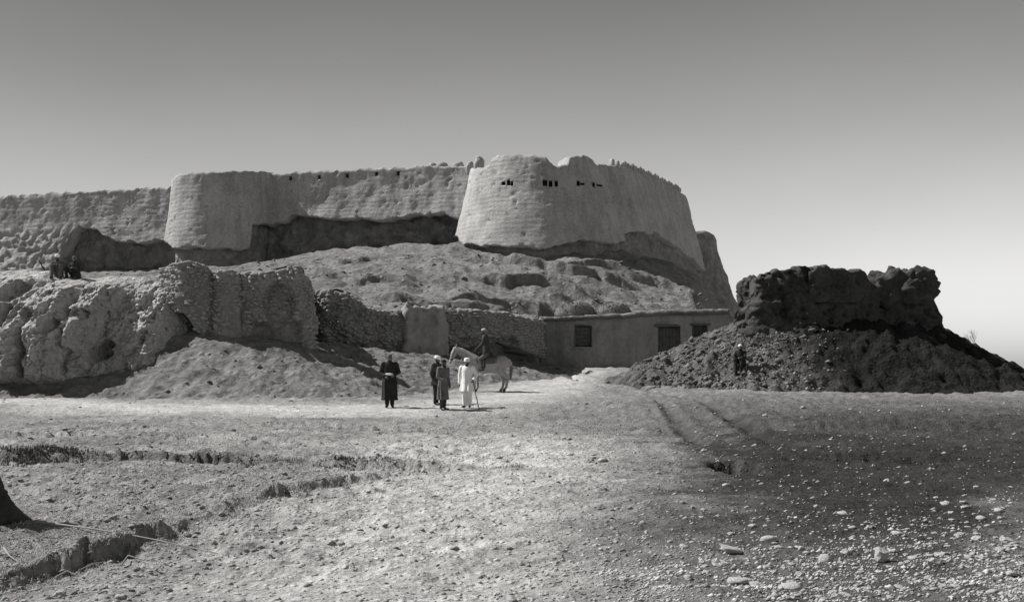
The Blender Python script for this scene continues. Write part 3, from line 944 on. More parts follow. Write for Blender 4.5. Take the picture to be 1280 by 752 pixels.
mb_cut = [hole_at(px, 231 + dy, Y, w, h, 2.6) for px, dy, Y, w, h in ((630, 0, 105.1, .34, .36), (636, -1, 104.8, .3, .55), (640, 0, 104.6, .25, .45), (681, -1, 104.0, .42, .6),
                                                                     (688, 0, 104.0, .34, .6), (695, 0, 104.1, .3, .55), (722, 0, 105.0, .3, .5), (727, 1, 105.3, .42, .22), (741, 2, 106.2, .22, .45),
                                                                     (748, 3, 106.8, .6, .2), (589, 234, 110, .2, .2), (656, 262, 103.2, .22, .3), (714, 258, 104, .22, .26))if dy < 50]
fpart(loft('bastion', MB, mb_top, [(555, 288), (572, 289), (585, 291), (597, 298), (608, 308), (640, 313), (680, 311), (700, 306), (740, 304), (765, 302), (800, 290)],
           lambda px, d: 0.19 * d + 0.006 * d * d, 2.6, 0.17, 'adobe', amp=0.07, courses=0.55, rag=0.42, ragtop=0.09, seed=7.0, slump=0.05, pitted=0.10, cutters=mb_cut),
      'tall battered bastion with a broken parapet')
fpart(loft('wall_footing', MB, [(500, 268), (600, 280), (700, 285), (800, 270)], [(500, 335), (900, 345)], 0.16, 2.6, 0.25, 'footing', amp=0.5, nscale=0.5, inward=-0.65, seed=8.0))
PR = [(9.0, 108.2), (11.2, 110.2), (19.6, 126.5)]
fpart(loft('curtain_wall', PR, [(740, 206), (764, 206.5), (780, 209), (800, 216), (820, 225), (840, 235), (852, 241), (862, 246), (900, 250)],
           [(740, 300), (762, 298), (785, 291), (800, 294), (815, 302), (835, 318), (852, 335), (870, 350), (900, 352)],
           lambda px, d: 0.27 * d, 2.4, 0.19, 'adobe', amp=0.08, courses=0.55, rag=0.45, seed=9.0, slump=0.05, pitted=0.12),
      'receding right stretch of wall with a toothed top')
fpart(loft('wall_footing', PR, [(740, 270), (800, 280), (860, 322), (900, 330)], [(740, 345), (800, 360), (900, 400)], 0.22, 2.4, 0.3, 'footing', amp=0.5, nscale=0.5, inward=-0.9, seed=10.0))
CB = arc(20.6, 134, 3.5, 4.0, 190, 375)
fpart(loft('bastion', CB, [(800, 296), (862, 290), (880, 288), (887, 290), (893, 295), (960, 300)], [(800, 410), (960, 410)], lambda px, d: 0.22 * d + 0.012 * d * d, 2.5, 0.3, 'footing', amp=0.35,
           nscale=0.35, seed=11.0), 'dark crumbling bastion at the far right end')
# weathered merlons
for px, py, Y, w, h, d in ((553, 210, 111.8, .75, .62, .7), (573, 209.5, 111.4, .75, .6, .7), (541, 209, 112, .5, .45, .6), (599, 207, 107.6, .62, .95, .8), (588, 211, 110, .55, .7, .7)):
    x, y, z = pix(px, py, Y + 0.9)
    fpart(lump('merlon', (x, y, z), (w * 0.78, d * 0.7, h * 1.0), 'adobe', amp=0.12, nscale=1.6, sub=3, seed=px))
Q, N = resample(PR, 60)
kk = 0
for i in range(4, 57, 2):
    qx, qy = Q[i] - N[i] * 0.45
    px = CX + F * qx / qy
    z = CAMZ + (HY - interp(px, [(764, 206.5), (780, 209), (800, 216), (820, 225), (840, 235), (852, 241), (862, 246)])) * qy / F
    fpart(lump('merlon', (qx, qy, z + 0.12), (0.21, 0.30, 0.42 + 0.12 * math.sin(i * 2.1)), 'adobe', amp=0.06, nscale=2.0, sub=2, power=3.5, seed=i, rz=math.atan2(N[i][1], N[i][0]) + math.pi / 2))

# ------------------------------------------------------------------ stones for the rubble walls and the ground
def stone_mesh(name, seed, sub=2, power=3.0, amp=0.30, material='stone'):
    bm = bmesh.new()
    bmesh.ops.create_icosphere(bm, subdivisions=sub, radius=1.0)
    me = bpy.data.meshes.new(name)
    bm.to_mesh(me)
    bm.free()
    v = np.empty(len(me.vertices) * 3)
    me.vertices.foreach_get('co', v)
    v = v.reshape(-1, 3)
    q = v / (np.sum(np.abs(v) ** power, 1) ** (1 / power))[:, None]
    q = q * (1 + amp * fbm(v[:, 0] * 1.3 + seed * 7, v[:, 1] * 1.3, v[:, 2] * 1.3, 3))[:, None]
    me.vertices.foreach_set('co', q.ravel())
    me.polygons.foreach_set('use_smooth', np.ones(len(me.polygons), dtype=bool))
    me.update()
    me.materials.append(M[material])
    return me


WSTONES = [stone_mesh('wall_stone', k, sub=1, power=3.6, amp=0.35) for k in range(10)]


def rubble_wall(label, path, top_py, bot_py, thick, Yref, sw, sh, limit, seed, mask=None, amp=0.18, batter=0.08, extra=None, parent_cat='wall', core='core', cover=0.92, name='stone_wall'):
    mid = path[len(path) // 2]
    root = thing(name, (mid[0], mid[1], CAMZ), label, parent_cat)
    c = loft('wall_core', path, top_py, bot_py, batter, thick, 0.10, core, amp=amp, nscale=0.9, rag=0.0, ragtop=0.07, seed=seed, extra=extra)
    adopt(c, root)
    # the front face of the core, for setting the stones against it
    me = c.data
    dg = bpy.context.evaluated_depsgraph_get()
    dg.update()
    rnd = random.Random(seed)
    Q, N = resample(path, 200)
    L = float(np.hypot(*np.diff(Q, axis=0).T).sum())
    pxq = CX + F * Q[:, 0] / Q[:, 1]
    count = 0
    rest = []
    cells = []
    z0 = float(np.min(CAMZ + (HY - interp(pxq, bot_py)) * Q[:, 1] / F))
    z1 = float(np.max(CAMZ + (HY - interp(pxq, top_py)) * Q[:, 1] / F))
    z = z1
    while z > z0:
        h = sh * rnd.uniform(0.75, 1.25)
        s = rnd.uniform(-sw, 0)
        while s < L:
            w = sw * rnd.choice((.5, .7, .8, 1.0, 1.2, 1.7))
            cells.append((s + w / 2, z - h / 2, w, h))
            s += w * 1.02
        z -= h * 0.98
    for s, zc, w, h in cells:
        i = int(np.clip(s / L * 199, 0, 199))
        zc = zc + 0.30 * h * rnd.uniform(-1, 1) + 0.10 * float(perlin(s * 0.9, zc * 0.7 + seed, 0.0))
        zt = CAMZ + (HY - np.interp(pxq[i], *np.array(top_py, float).T)) * Q[i, 1] / F
        zb = CAMZ + (HY - np.interp(pxq[i], *np.array(bot_py, float).T)) * Q[i, 1] / F
        if zc > zt + 0.02 or zc < zb - 0.02 or rnd.random() > cover:
            continue
        py = HY - (zc - CAMZ) * F / Q[i, 1]
        if mask and not mask(pxq[i], py):
            continue
        o3 = Vector((Q[i, 0] + N[i, 0] * 4, Q[i, 1] + N[i, 1] * 4, zc))
        dr = Vector((-N[i, 0], -N[i, 1], 0))
        ok, loc, nor, _ = c.ray_cast(o3, dr) if c.matrix_world.is_identity else c.ray_cast(o3, dr)
        if not ok:
            continue
        if count >= limit:
            rest.append((loc, zc, w, h, i, rnd.randrange(10), rnd.uniform(-2, 1), rnd.uniform(-.3, .3)))
            continue
        st = bpy.data.objects.new('stone', WSTONES[rnd.randrange(10)])
        C.objects.link(st)
        dep = 0.10 + 0.05 * rnd.random()
        ins = rnd.uniform(-0.065, -0.012)                # bedded in the mud mortar
        st.location = (loc.x + N[i, 0] * ins, loc.y + N[i, 1] * ins, zc)
        st.scale = (w * 0.50 * rnd.uniform(.7, 1.05), dep * rnd.uniform(.7, 1.3), h * 0.52 * rnd.uniform(.75, 1.2))
        st.rotation_euler = (rnd.uniform(-.15, .15), rnd.uniform(-.3, .3), math.atan2(N[i, 1], N[i, 0]) + math.pi / 2 + rnd.uniform(-.15, .15))
        adopt(st, root)
        count += 1
    if rest:
        V, Fc, nb = [], [], 0
        for loc, zc, w, h, i, k, dd, tl in rest:
            me = WSTONES[k]
            v = np.empty(len(me.vertices) * 3)
            me.vertices.foreach_get('co', v)
            mt = Matrix.Translation((loc.x + N[i, 0] * (0.017 * dd - .035), loc.y + N[i, 1] * (0.017 * dd - .035), zc)) @ Matrix.Rotation(math.atan2(N[i, 1], N[i, 0]) + math.pi / 2, 4, 'Z') @ Matrix.Rotation(tl, 4, 'Y') @ Matrix.Diagonal((w * .48, .12, h * .5, 1))
            m = np.array(mt)
            V.append(v.reshape(-1, 3) @ m[:3, :3].T + m[:3, 3])
            Fc.append(np.array([p.vertices[:] for p in me.polygons]) + nb)
            nb += len(V[-1])
        o = mesh_obj('small_stones', np.concatenate(V), np.concatenate(Fc), 'stone')
        o['kind'] = 'stuff'
        adopt(o, root)
    return root, count


W1 = [pix(203, 0, 47.3)[:2], pix(230, 0, 46.3)[:2], pix(258, 0, 46.5)[:2], pix(270, 0, 46.65)[:2], pix(285, 0, 46.4)[:2], pix(300, 0, 46.7)[:2], pix(376, 0, 46.6)[:2], pix(389, 0, 47.6)[:2]]
w1_top = [(195, 346), (205, 336), (214, 330), (235, 328), (250, 331), (262, 337), (269, 343), (276, 341), (290, 339), (297, 342), (340, 338), (374, 331.5), (380, 334), (386, 346), (392, 380)]
w1_bot = [(195, 372), (205, 378), (232, 392), (245, 412), (262, 430), (275, 440), (320, 452), (392, 452)]
r1, n1 = rubble_wall('rubble stone wall with rounded lumps and a shallow niche, beside the seated people', W1, w1_top, w1_bot, 1.3, 46.7, 0.25, 0.145, 300, 1,
                     mask=lambda px, py: not (285 < px < 309 and 384 < py < 424) and not (318 < px < 374 and py > 402) and not (328 < px < 370 and 352 < py < 392 and (px * 7 + py * 3) % 5 < 1),
                     extra=lambda px, py, d: -0.45 * (1 - sstep(0.75, 1.05, np.hypot((px - 349) / 22, (py - 380) / 30))) - 0.5 * sstep(312, 320, px) * sstep(398, 410, py) * (1 - sstep(372, 378, px))
                     + 0.25 * np.sqrt(np.clip(1 - ((px - 232) / 30) ** 2, 0, 1)) + 0.3 * np.sqrt(np.clip(1 - ((px - 286) / 14) ** 2, 0, 1)))
W2 = [pix(390, 0, 54.6)[:2], pix(410, 0, 53.6)[:2], pix(450, 0, 54.2)[:2], pix(503, 0, 55.3)[:2]]
r2, n2 = rubble_wall('crumbling rubble wall with a sloping broken top behind the dark-coated belted person', W2,
                     [(385, 372), (392, 364), (400, 361.5), (430, 364), (440, 368), (450, 376), (462, 385), (480, 389), (503, 388)], [(385, 442), (503, 442)], 1.4, 54, 0.27, 0.17, 300, 2, amp=0.35,
                     extra=lambda px, py, d: -0.25 * sstep(425, 432, py))
W3 = [pix(496, 0, 55.4)[:2], pix(508, 0, 54.8)[:2], pix(548, 0, 55.2)[:2], pix(558, 0, 56.4)[:2]]
w3 = loft('plastered_pier', W3, [(495, 388), (500, 383), (510, 379), (530, 377), (545, 380), (556, 384)], [(495, 456), (556, 456)], 0.07, 1.4, 0.08, 'plaster', amp=0.14, nscale=1.2, ragtop=0.14, seed=33, slump=0.3, pitted=0.05)
tag(w3, 'smooth mud-plastered pier between the two stretches of rubble wall', 'wall')
W4 = [pix(553, 0, 56.8)[:2], pix(610, 0, 57.4)[:2], pix(650, 0, 58.4)[:2], pix(678, 0, 60.5)[:2]]
r4, n4 = rubble_wall('coursed stone wall behind the rider, next to the mud house', W4,
                     [(550, 386), (560, 385), (580, 387), (620, 389), (630, 390), (660, 397), (678, 399)], [(550, 432), (600, 432), (630, 426), (655, 440), (680, 448)], 1.2, 58, 0.34, 0.14, 300, 4,
                     extra=lambda px, py, d: -0.5 * sstep(421, 424, py) * sstep(568, 574, px) * (1 - sstep(640, 648, px)), cover=0.95)
# earth shelf under the coursed wall
# small brick pier let into the bank
BP = [pix(122, 0, 46.2)[:2], pix(134, 0, 45.9)[:2], pix(147, 0, 46.1)[:2]]
r5, n5 = rubble_wall('small pier of stacked mud bricks set in the earth bank', BP, [(118, 357), (150, 356)], [(118, 393), (150, 394)], 1.2, 46, 0.24, 0.11, 90, 5, amp=0.04, batter=0.03, cover=0.97, name='brick_pier')

# ------------------------------------------------------------------ the mud house
house = thing('mud_house', pix(790, 455, 69.5), 'low flat-roofed mud house with a window and a door under the hill', 'house')


def hpart(o):
    return adopt(o, house)


HL, HR = pix(675.5, 0, 69.0), pix(908, 0, 67.5)
HP = [HL[:2], HR[:2]]
h_top = [(660, 398), (676, 397), (720, 395.5), (778, 393), (800, 391.5), (850, 389.5), (915, 388.5)]
cut = [hole_at(729.5, 420, 68.6, 1.0, 1.32, 1.8), hole_at(836.5, 428, 68.0, 1.36, 2.05, 1.8), hole_at(875, 413.5, 67.7, 0.92, 0.75, 1.8)]
hpart(loft('wall', HP, h_top, [(660, 466), (915, 466)], 0.02, 0.55, 0.13, 'plaster', amp=0.08, nscale=0.7, ragtop=0.03, seed=51, slump=0.08, pitted=0.04, cutters=cut))
BL, BR = (HL[0] + 0.2, HL[1] + 5.2), (HR[0] + 0.2, HR[1] + 5.2)
z_top = pix(790, 393, 68.5)[2]


def quad_box(name, x0, x1, y0, y1, z0, z1, material, parent=None, bev=0.01):
    bm = bmesh.new()
    bmesh.ops.create_cube(bm, size=1.0, matrix=Matrix.Translation(((x0 + x1) / 2, (y0 + y1) / 2, (z0 + z1) / 2)) @ Matrix.Diagonal((x1 - x0, y1 - y0, z1 - z0, 1)))
    if bev:
        bmesh.ops.bevel(bm, geom=bm.edges[:], offset=bev, segments=1, affect='EDGES')
    me = bpy.data.meshes.new(name)
    bm.to_mesh(me)
    bm.free()
    return me_obj(name, me, material, parent)


def box_at(name, px0, px1, py0, py1, Y, depth, material, bev=0.012):
    x0, _, z1 = pix(px0, py0, Y)
    x1, _, z0 = pix(px1, py1, Y)
    return quad_box(name, x0, x1, Y, Y + depth, z0, z1, material, None, bev)


hpart(quad_box('wall', HL[0] + 0.02, HL[0] + 0.5, HL[1] + 0.5, BL[1], 1.9, z_top - 0.1, 'plaster', bev=0.04))
hpart(quad_box('wall', HR[0] - 0.5, HR[0] - 0.02, HR[1] + 0.5, BR[1], 1.9, z_top + 0.0, 'plaster', bev=0.04))
hpart(quad_box('wall', HL[0] + 0.02, HR[0] - 0.02, BL[1], BL[1] + 0.45, 1.9, z_top - 0.1, 'plaster', bev=0.04))
# flat earth roof with a rounded mud edge
nx, ny = 120, 40
rx = np.linspace(HL[0] - 0.03, HR[0] + 0.15, nx)
ryy = np.linspace(-0.16, 5.8, ny)
RX, RY = np.meshgrid(rx, ryy)
fy = HL[1] + (HR[1] - HL[1]) * (RX - HL[0]) / (HR[0] - HL[0])
rpx = CX + F * RX / fy
rz_ = CAMZ + (HY - interp(rpx, h_top)) * fy / F
lip = 0.03 + 0.08 * sstep(785, 800, rpx) + 0.06 * fbm(RX * 1.5, RY, 2.0, 4)
RZ = rz_ + lip * np.sqrt(np.clip(1 - ((RY - 0.16) / 0.34) ** 2, 0, 1)) + 0.05 * fbm(RX * 0.7, RY * 0.7, 3, 3) + 0.02
RZ = np.where(RY > 0.5, RZ + 0.06, RZ)
bot = RZ - 0.26
V = np.concatenate([np.stack([RX, fy + RY, RZ], -1).reshape(-1, 3), np.stack([RX, fy + RY, np.minimum(bot, rz_ - 0.03)], -1).reshape(-1, 3)])
gf = grid_faces(ny, nx)
edge = []
nn = nx * ny
def side(a):
    a = np.asarray(a)
    return np.stack([a[:-1], a[1:], a[1:] + nn, a[:-1] + nn], -1)
allf = np.concatenate([gf, gf[:, ::-1] + nn, side(np.arange(nx))[:, ::-1], side(np.arange(nx) + (ny - 1) * nx), side(np.arange(ny) * nx), side(np.arange(ny) * nx + nx - 1)[:, ::-1]])
hpart(mesh_obj('roof', V, allf, 'hill'))
# window with boarded shutter
wf = hpart(box_at('window', 719.5, 739.5, 407, 433.2, 68.85, 0.06, 'wood'))
for k in range(5):
    b = box_at('board', 720.6, 738.6, 409 + k * 4.75, 413.3 + k * 4.75, 68.78 + 0.012 * (k % 2), 0.05, 'wood')
    adopt(b, wf)
for a in ((718.6, 720.4, 406.4, 434), (738.8, 740.6, 406.4, 434)):
    adopt(box_at('window_frame', *a, 68.62, 0.22, 'wood'), wf)
adopt(box_at('window_frame', 718.4, 740.8, 405.2, 407.2, 68.60, 0.25, 'wood'), wf)
adopt(box_at('window_sill', 718.0, 741.2, 433.4, 435.0, 68.52, 0.32, 'plaster'), wf)
# plank door
dr = hpart(box_at('door', 823.4, 850, 408.4, 452, 68.35, 0.06, 'wood'))
for k in range(6):
    adopt(box_at('plank', 823.8 + k * 4.35, 827.9 + k * 4.35, 409.6, 452, 68.29 + 0.01 * (k % 3), 0.05, 'wood'), dr)
for a in ((821.8, 823.9, 408, 452), (849.6, 851.8, 408, 452)):
    adopt(box_at('door_frame', *a, 68.12, 0.26, 'wood'), dr)
adopt(box_at('lintel', 818.5, 855, 405.2, 408.2, 67.88, 0.45, 'wood'), dr)
w2 = hpart(box_at('window', 866.5, 884, 406.8, 421.0, 67.98, 0.05, 'wood'))
for a in ((865.6, 867.4, 406, 421.5), (883.2, 885, 406, 421.5), (875, 876.6, 407.5, 421.5)):
    adopt(box_at('window_frame', *a, 67.80, 0.17, 'wood'), w2)
adopt(box_at('lintel', 863, 888, 404.2, 406.4, 67.55, 0.40, 'wood'), w2)


# brushwood heaps on the roof
def brush_heap(label, px0, px1, py0, py1, Y, seed):
    rnd = random.Random(seed)
    x0, _, zt = pix(px0, py0, Y)
    x1, _, zb = pix(px1, py1, Y)
    cx, rx_, h = (x0 + x1) / 2, (x1 - x0) / 2, zt - zb
    root = thing('brush_heap', (cx, Y, zb), label, 'brushwood')
    adopt(lump('heap', (cx, Y, zb), (rx_, 1.0, h), 'brush', amp=0.16, nscale=2.0, sub=4, power=2.0, seed=seed), root)
    V, Fc = [], []
    for k in range(420):
        a = rnd.uniform(0, 2 * math.pi)
        e = rnd.uniform(0.05, 1.5)
        L = rnd.uniform(0.5, 1.3)
        r = rnd.uniform(0.008, 0.016)
        da = rnd.uniform(-0.25, 0.25)
        p = []
        for q in range(4):                           # stalks bent over the heap
            ee = max(0.0, e - q * L * 0.28)
            aa = a + da * q
            p.append(Vector((cx + (rx_ + .05) * math.cos(ee) * math.cos(aa), Y + 1.05 * math.cos(ee) * math.sin(aa), zb + (h + .06 + rnd.uniform(0, .08)) * math.sin(ee))))
        for q in range(4):
            V += [p[q] + Vector((r, 0, r)), p[q] - Vector((r, 0, r)), p[q] + Vector((0, r, -r))]
        b = len(V) - 12
        for q in range(3):
            for w in range(3):
                Fc.append((b + q * 3 + w, b + q * 3 + (w + 1) % 3, b + q * 3 + 3 + (w + 1) % 3, b + q * 3 + 3 + w))
    o = mesh_obj('stalks', V, Fc, 'twig')
    o['kind'] = 'stuff'
    adopt(o, root)


brush_heap('larger brushwood heap on the flat roof, nearer the stone wall', 694, 744, 377.5, 394, 71.2, 1)
brush_heap('smaller brushwood heap on the flat roof above the door side', 746, 788, 378.5, 392.5, 71.0, 2)

# ------------------------------------------------------------------ the ruined wall on the dark mound
ruin = thing('ruined_wall', pix(1060, 402, 52), 'broken dark rammed-earth wall on top of the mound', 'ruin')


def rpart(o, label=None):
    adopt(o, ruin)
    if label:
        o['label'] = label
    return o


RP = [pix(924, 0, 52.6)[:2], pix(945, 0, 51.5)[:2], pix(1000, 0, 51.3)[:2], pix(1080, 0, 51.6)[:2], pix(1120, 0, 51.9)[:2], pix(1172, 0, 52.4)[:2]]
rpart(loft('wall_base', RP, [(920, 398), (926, 392), (938, 372), (944, 358), (950, 352), (1000, 352), (1080, 372), (1088, 352), (1160, 366), (1166, 374), (1171, 392), (1176, 405)],
           [(920, 425), (1176, 425)], 0.22, 2.3, 0.08, 'ruin', amp=0.26, nscale=1.3, seed=71, slump=0.7, ragtop=0.1, pitted=0.08))
rpart(loft('wall_block', [pix(945, 0, 51.45)[:2], pix(1016, 0, 51.3)[:2]], [(940, 346), (950, 341), (962, 338), (985, 337.5), (1000, 334), (1012, 333)],
           [(940, 380), (1012, 382)], 0.06, 2.0, 0.07, 'ruin', amp=0.13, nscale=1.6, seed=72, slump=0.6, ragtop=0.12, pitted=0.06))
rpart(loft('wall_block', [pix(1012, 0, 51.15)[:2], pix(1060, 0, 51.15)[:2], pix(1088, 0, 51.4)[:2]], [(1010, 333), (1040, 331.5), (1060, 332.5), (1066, 337), (1082, 338), (1085, 346), (1088, 352)],
           [(1010, 377), (1050, 379), (1087, 377)], 0.03, 2.0, 0.07, 'ruin', amp=0.10, nscale=1.8, seed=73, slump=0.35, ragtop=0.14, pitted=0.04,
           cutters=[hole_at(1025, 366, 51, .14, .14, 1.2)]), 'large smooth slab of rammed earth overhanging the wall')
x, y, z = pix(1128, 362, 52.4)
rpart(lump('wall_block', (x, y, z), (1.45, 1.0, 0.86), 'ruin', amp=0.40, nscale=1.5, sub=5, power=4.0, seed=4))
x, y, z = pix(1146, 356, 52.2)
rpart(lump('wall_block', (x, y, z), (0.62, 0.8, 0.64), 'ruin', amp=0.25, nscale=1.9, sub=5, power=3.5, seed=5))
x, y, z = pix(938, 366, 56)
rpart(lump('wall_block', (x, y, z), (0.62, 0.8, 0.75), 'ruin', amp=0.25, nscale=1.9, sub=5, power=3.2, seed=6))

# ------------------------------------------------------------------ people and the horse
class Blob:
    """tapered limbs, ellipsoids and lofted rings that a voxel remesh welds into one continuous surface"""

    def __init__(self):
        self.v, self.f = [], []

    def _add(self, rings, closed=True):
        b = len(self.v)
        k = len(rings[0])
        for r in rings:
            self.v += [tuple(p) for p in r]
        for i in range(len(rings) - 1):
            for j in range(k):
                jn = (j + 1) % k
                self.f.append((b + i * k + j, b + i * k + jn, b + (i + 1) * k + jn, b + (i + 1) * k + j))
        self.f.append(tuple(b + j for j in reversed(range(k))))
        self.f.append(tuple(b + (len(rings) - 1) * k + j for j in range(k)))

    def limb(self, pts, radii, seg=12, flat=1.0):
        P = [Vector(p) for p in pts]
        rings = []
        up = Vector((0.02, 0.99, 0.13))
        n = len(P)
        seqs = []
        d0 = (P[1] - P[0]).normalized()
        d1 = (P[-1] - P[-2]).normalized()
        seqs.append((P[0] - d0 * radii[0] * 0.92, d0, radii[0] * 0.25))
        seqs.append((P[0] - d0 * radii[0] * 0.6, d0, radii[0] * 0.8))
        for i in range(n):
            d = ((P[min(i + 1, n - 1)] - P[i]).normalized() + (P[i] - P[max(i - 1, 0)]).normalized()).normalized()
            seqs.append((P[i], d, radii[i]))
        seqs.append((P[-1] + d1 * radii[-1] * 0.6, d1, radii[-1] * 0.8))
        seqs.append((P[-1] + d1 * radii[-1] * 0.92, d1, radii[-1] * 0.25))
        for p, d, r in seqs:
            a = d.cross(up)
            if a.length < 0.1:
                a = d.cross(Vector((1, 0, 0)))
            a.normalize()
            b = d.cross(a).normalized()
            rings.append([p + a * (r * math.cos(t)) + b * (r * flat * math.sin(t)) for t in (2 * math.pi * q / seg for q in range(seg))])
        self._add(rings)
        return self

    def ell(self, c, r, rot=None, seg=16, rings=9):
        R = rot or Matrix.Identity(3)
        out = []
        for i in range(rings + 1):
            th = math.pi * (0.03 + 0.94 * i / rings)
            out.append([Vector(c) + R @ Vector((r[0] * math.sin(th) * math.cos(2 * math.pi * q / seg), r[1] * math.sin(th) * math.sin(2 * math.pi * q / seg), -r[2] * math.cos(th))) for q in range(seg)])
        self._add(out)
        return self

    def loft(self, levels, seg=40, folds=0.0, nf=9, seed=0.0):
        """levels: (cx, cy, z, rx, ry, fold amount 0..1)"""
        out = []
        for (cx, cy, z, rx, ry, fo) in levels:
            ring = []
            for q in range(seg):
                t = 2 * math.pi * q / seg
                k = 1 + folds * fo * (math.sin(nf * t + seed) + 0.6 * math.sin((nf + 4) * t + 2 * seed + 1.3 * z))
                ring.append((cx + rx * k * math.cos(t), cy + ry * k * math.sin(t), z))
            out.append(ring)
        self._add(out)
        return self

    def build(self, name, material, parent, voxel=0.014, ratio=None, smooth=1):
        o = mesh_obj(name, self.v, self.f, material)
        remesh(o, voxel, ratio, smooth)
        o.parent = parent
        return o


def hand(b, wrist, fwd, palm, side):
    """palm and five bent, unequal fingers; fwd = along the hand, palm = palm normal (fingers curl to it), side = +1/-1 thumb side"""
    w, f, n = Vector(wrist), Vector(fwd).normalized(), Vector(palm)
    n = (n - f * n.dot(f)).normalized()
    s = f.cross(n).normalized() * side
    R = Matrix((s, n, f)).transposed()
    b.ell(w + f * 0.05, (0.042, 0.016, 0.055), R, 10, 6)
    for k, (off, L) in enumerate(((0.030, .075), (0.010, .085), (-0.011, .078), (-0.031, .06))):
        base = w + f * 0.085 + s * off
        m1 = base + f * L * 0.42 + n * L * 0.20
        m2 = m1 + f * L * 0.15 + n * L * 0.42
        b.limb([base, m1, m2], [0.0105, 0.010, 0.008], 6)
    t0 = w + f * 0.03 + s * 0.036
    t1 = t0 + (f * 0.6 + s * 0.7 + n * 0.3).normalized() * 0.04
    t2 = t1 + (f * 0.8 + s * 0.1 + n * 0.6).normalized() * 0.032
    b.limb([t0, t1, t2], [0.014, 0.012, 0.009], 6)


def head(b, c, yaw=0.0, pitch=0.0):
    """skull, jaw, brow, nose, ears; faces -Y at yaw 0"""
    R = (Matrix.Rotation(yaw, 3, 'Z') @ Matrix.Rotation(pitch, 3, 'X'))
    c = Vector(c)
    q = lambda x, y, z: c + R @ Vector((x, y, z))
    b.ell(q(0, 0.01, 0.03), (0.076, 0.096, 0.092), R)
    b.ell(q(0, -0.022, -0.045), (0.058, 0.066, 0.068), R)
    b.ell(q(0, -0.078, 0.025), (0.052, 0.018, 0.012), R, 10, 6)
    b.limb([q(0, -0.085, 0.022), q(0, -0.108, -0.018)], [0.009, 0.014], 8)
    b.ell(q(0, -0.083, -0.058), (0.024, 0.012, 0.010), R, 10, 6)
    b.ell(q(0, -0.072, -0.095), (0.024, 0.020, 0.018), R, 10, 6)
    for s in (-1, 1):
        b.ell(q(0.079 * s, 0.012, 0.0), (0.012, 0.022, 0.034), R, 8, 6)
    return q, R


def eyes(q, R, parent):
    for s in (-1, 1):
        b = Blob().ell(q(0.031 * s, -0.082, 0.005), (0.012, 0.008, 0.008), R, 10, 6)
        o = mesh_obj('eye', b.v, b.f, 'hair')
        o.parent = parent


def beard(q, R, parent, long=0.0):
    b = Blob()
    b.ell(q(0, -0.055, -0.085 - long * 0.5), (0.056, 0.044, 0.045 + long), R)
    for s in (-1, 1):
        b.ell(q(0.052 * s, -0.02, -0.05), (0.016, 0.035, 0.05), R, 8, 6)
    b.build('beard', 'hair', parent, 0.010)


def turban(q, R, parent, material, big=1.0, cap=False):
    b = Blob()
    if cap:
        b.ell(q(0, 0.012, 0.085), (0.086, 0.100, 0.062), R)
        b.ell(q(0, 0.012, 0.070), (0.092 * big, 0.108 * big, 0.030), R)
        b.build('cap', material, parent, 0.008)
        return
    b.ell(q(0, 0.012, 0.10), (0.078, 0.09, 0.06), R)
    for k in range(4):                                # wound folds, each at its own tilt
        Rk = R @ Matrix.Rotation(0.20 * math.sin(2.1 * k + 0.4), 3, 'Y') @ Matrix.Rotation(0.16 * math.cos(1.7 * k), 3, 'X')
        pts = []
        for t in range(15):
            a = 2 * math.pi * t / 14
            pts.append(q(0, 0.012, 0.062 + 0.021 * k) + Rk @ Vector((0.084 * big * math.cos(a) * (1 - 0.06 * k), 0.102 * big * math.sin(a) * (1 - 0.06 * k), 0)))
        b.limb(pts, [0.024 * big] * 15, 8)
    b.build('turban', material, parent, 0.009)


def foot(b, ankle, direction, r=0.05, L=0.17):
    a = Vector(ankle)
    d = Vector(direction).normalized()
    sole = a.z
    b.limb([a + Vector((0, 0, 0.03)) - d * 0.04, a + d * 0.05, a + d * L], [r * 0.95, r, r * 0.72], 10, 0.8)


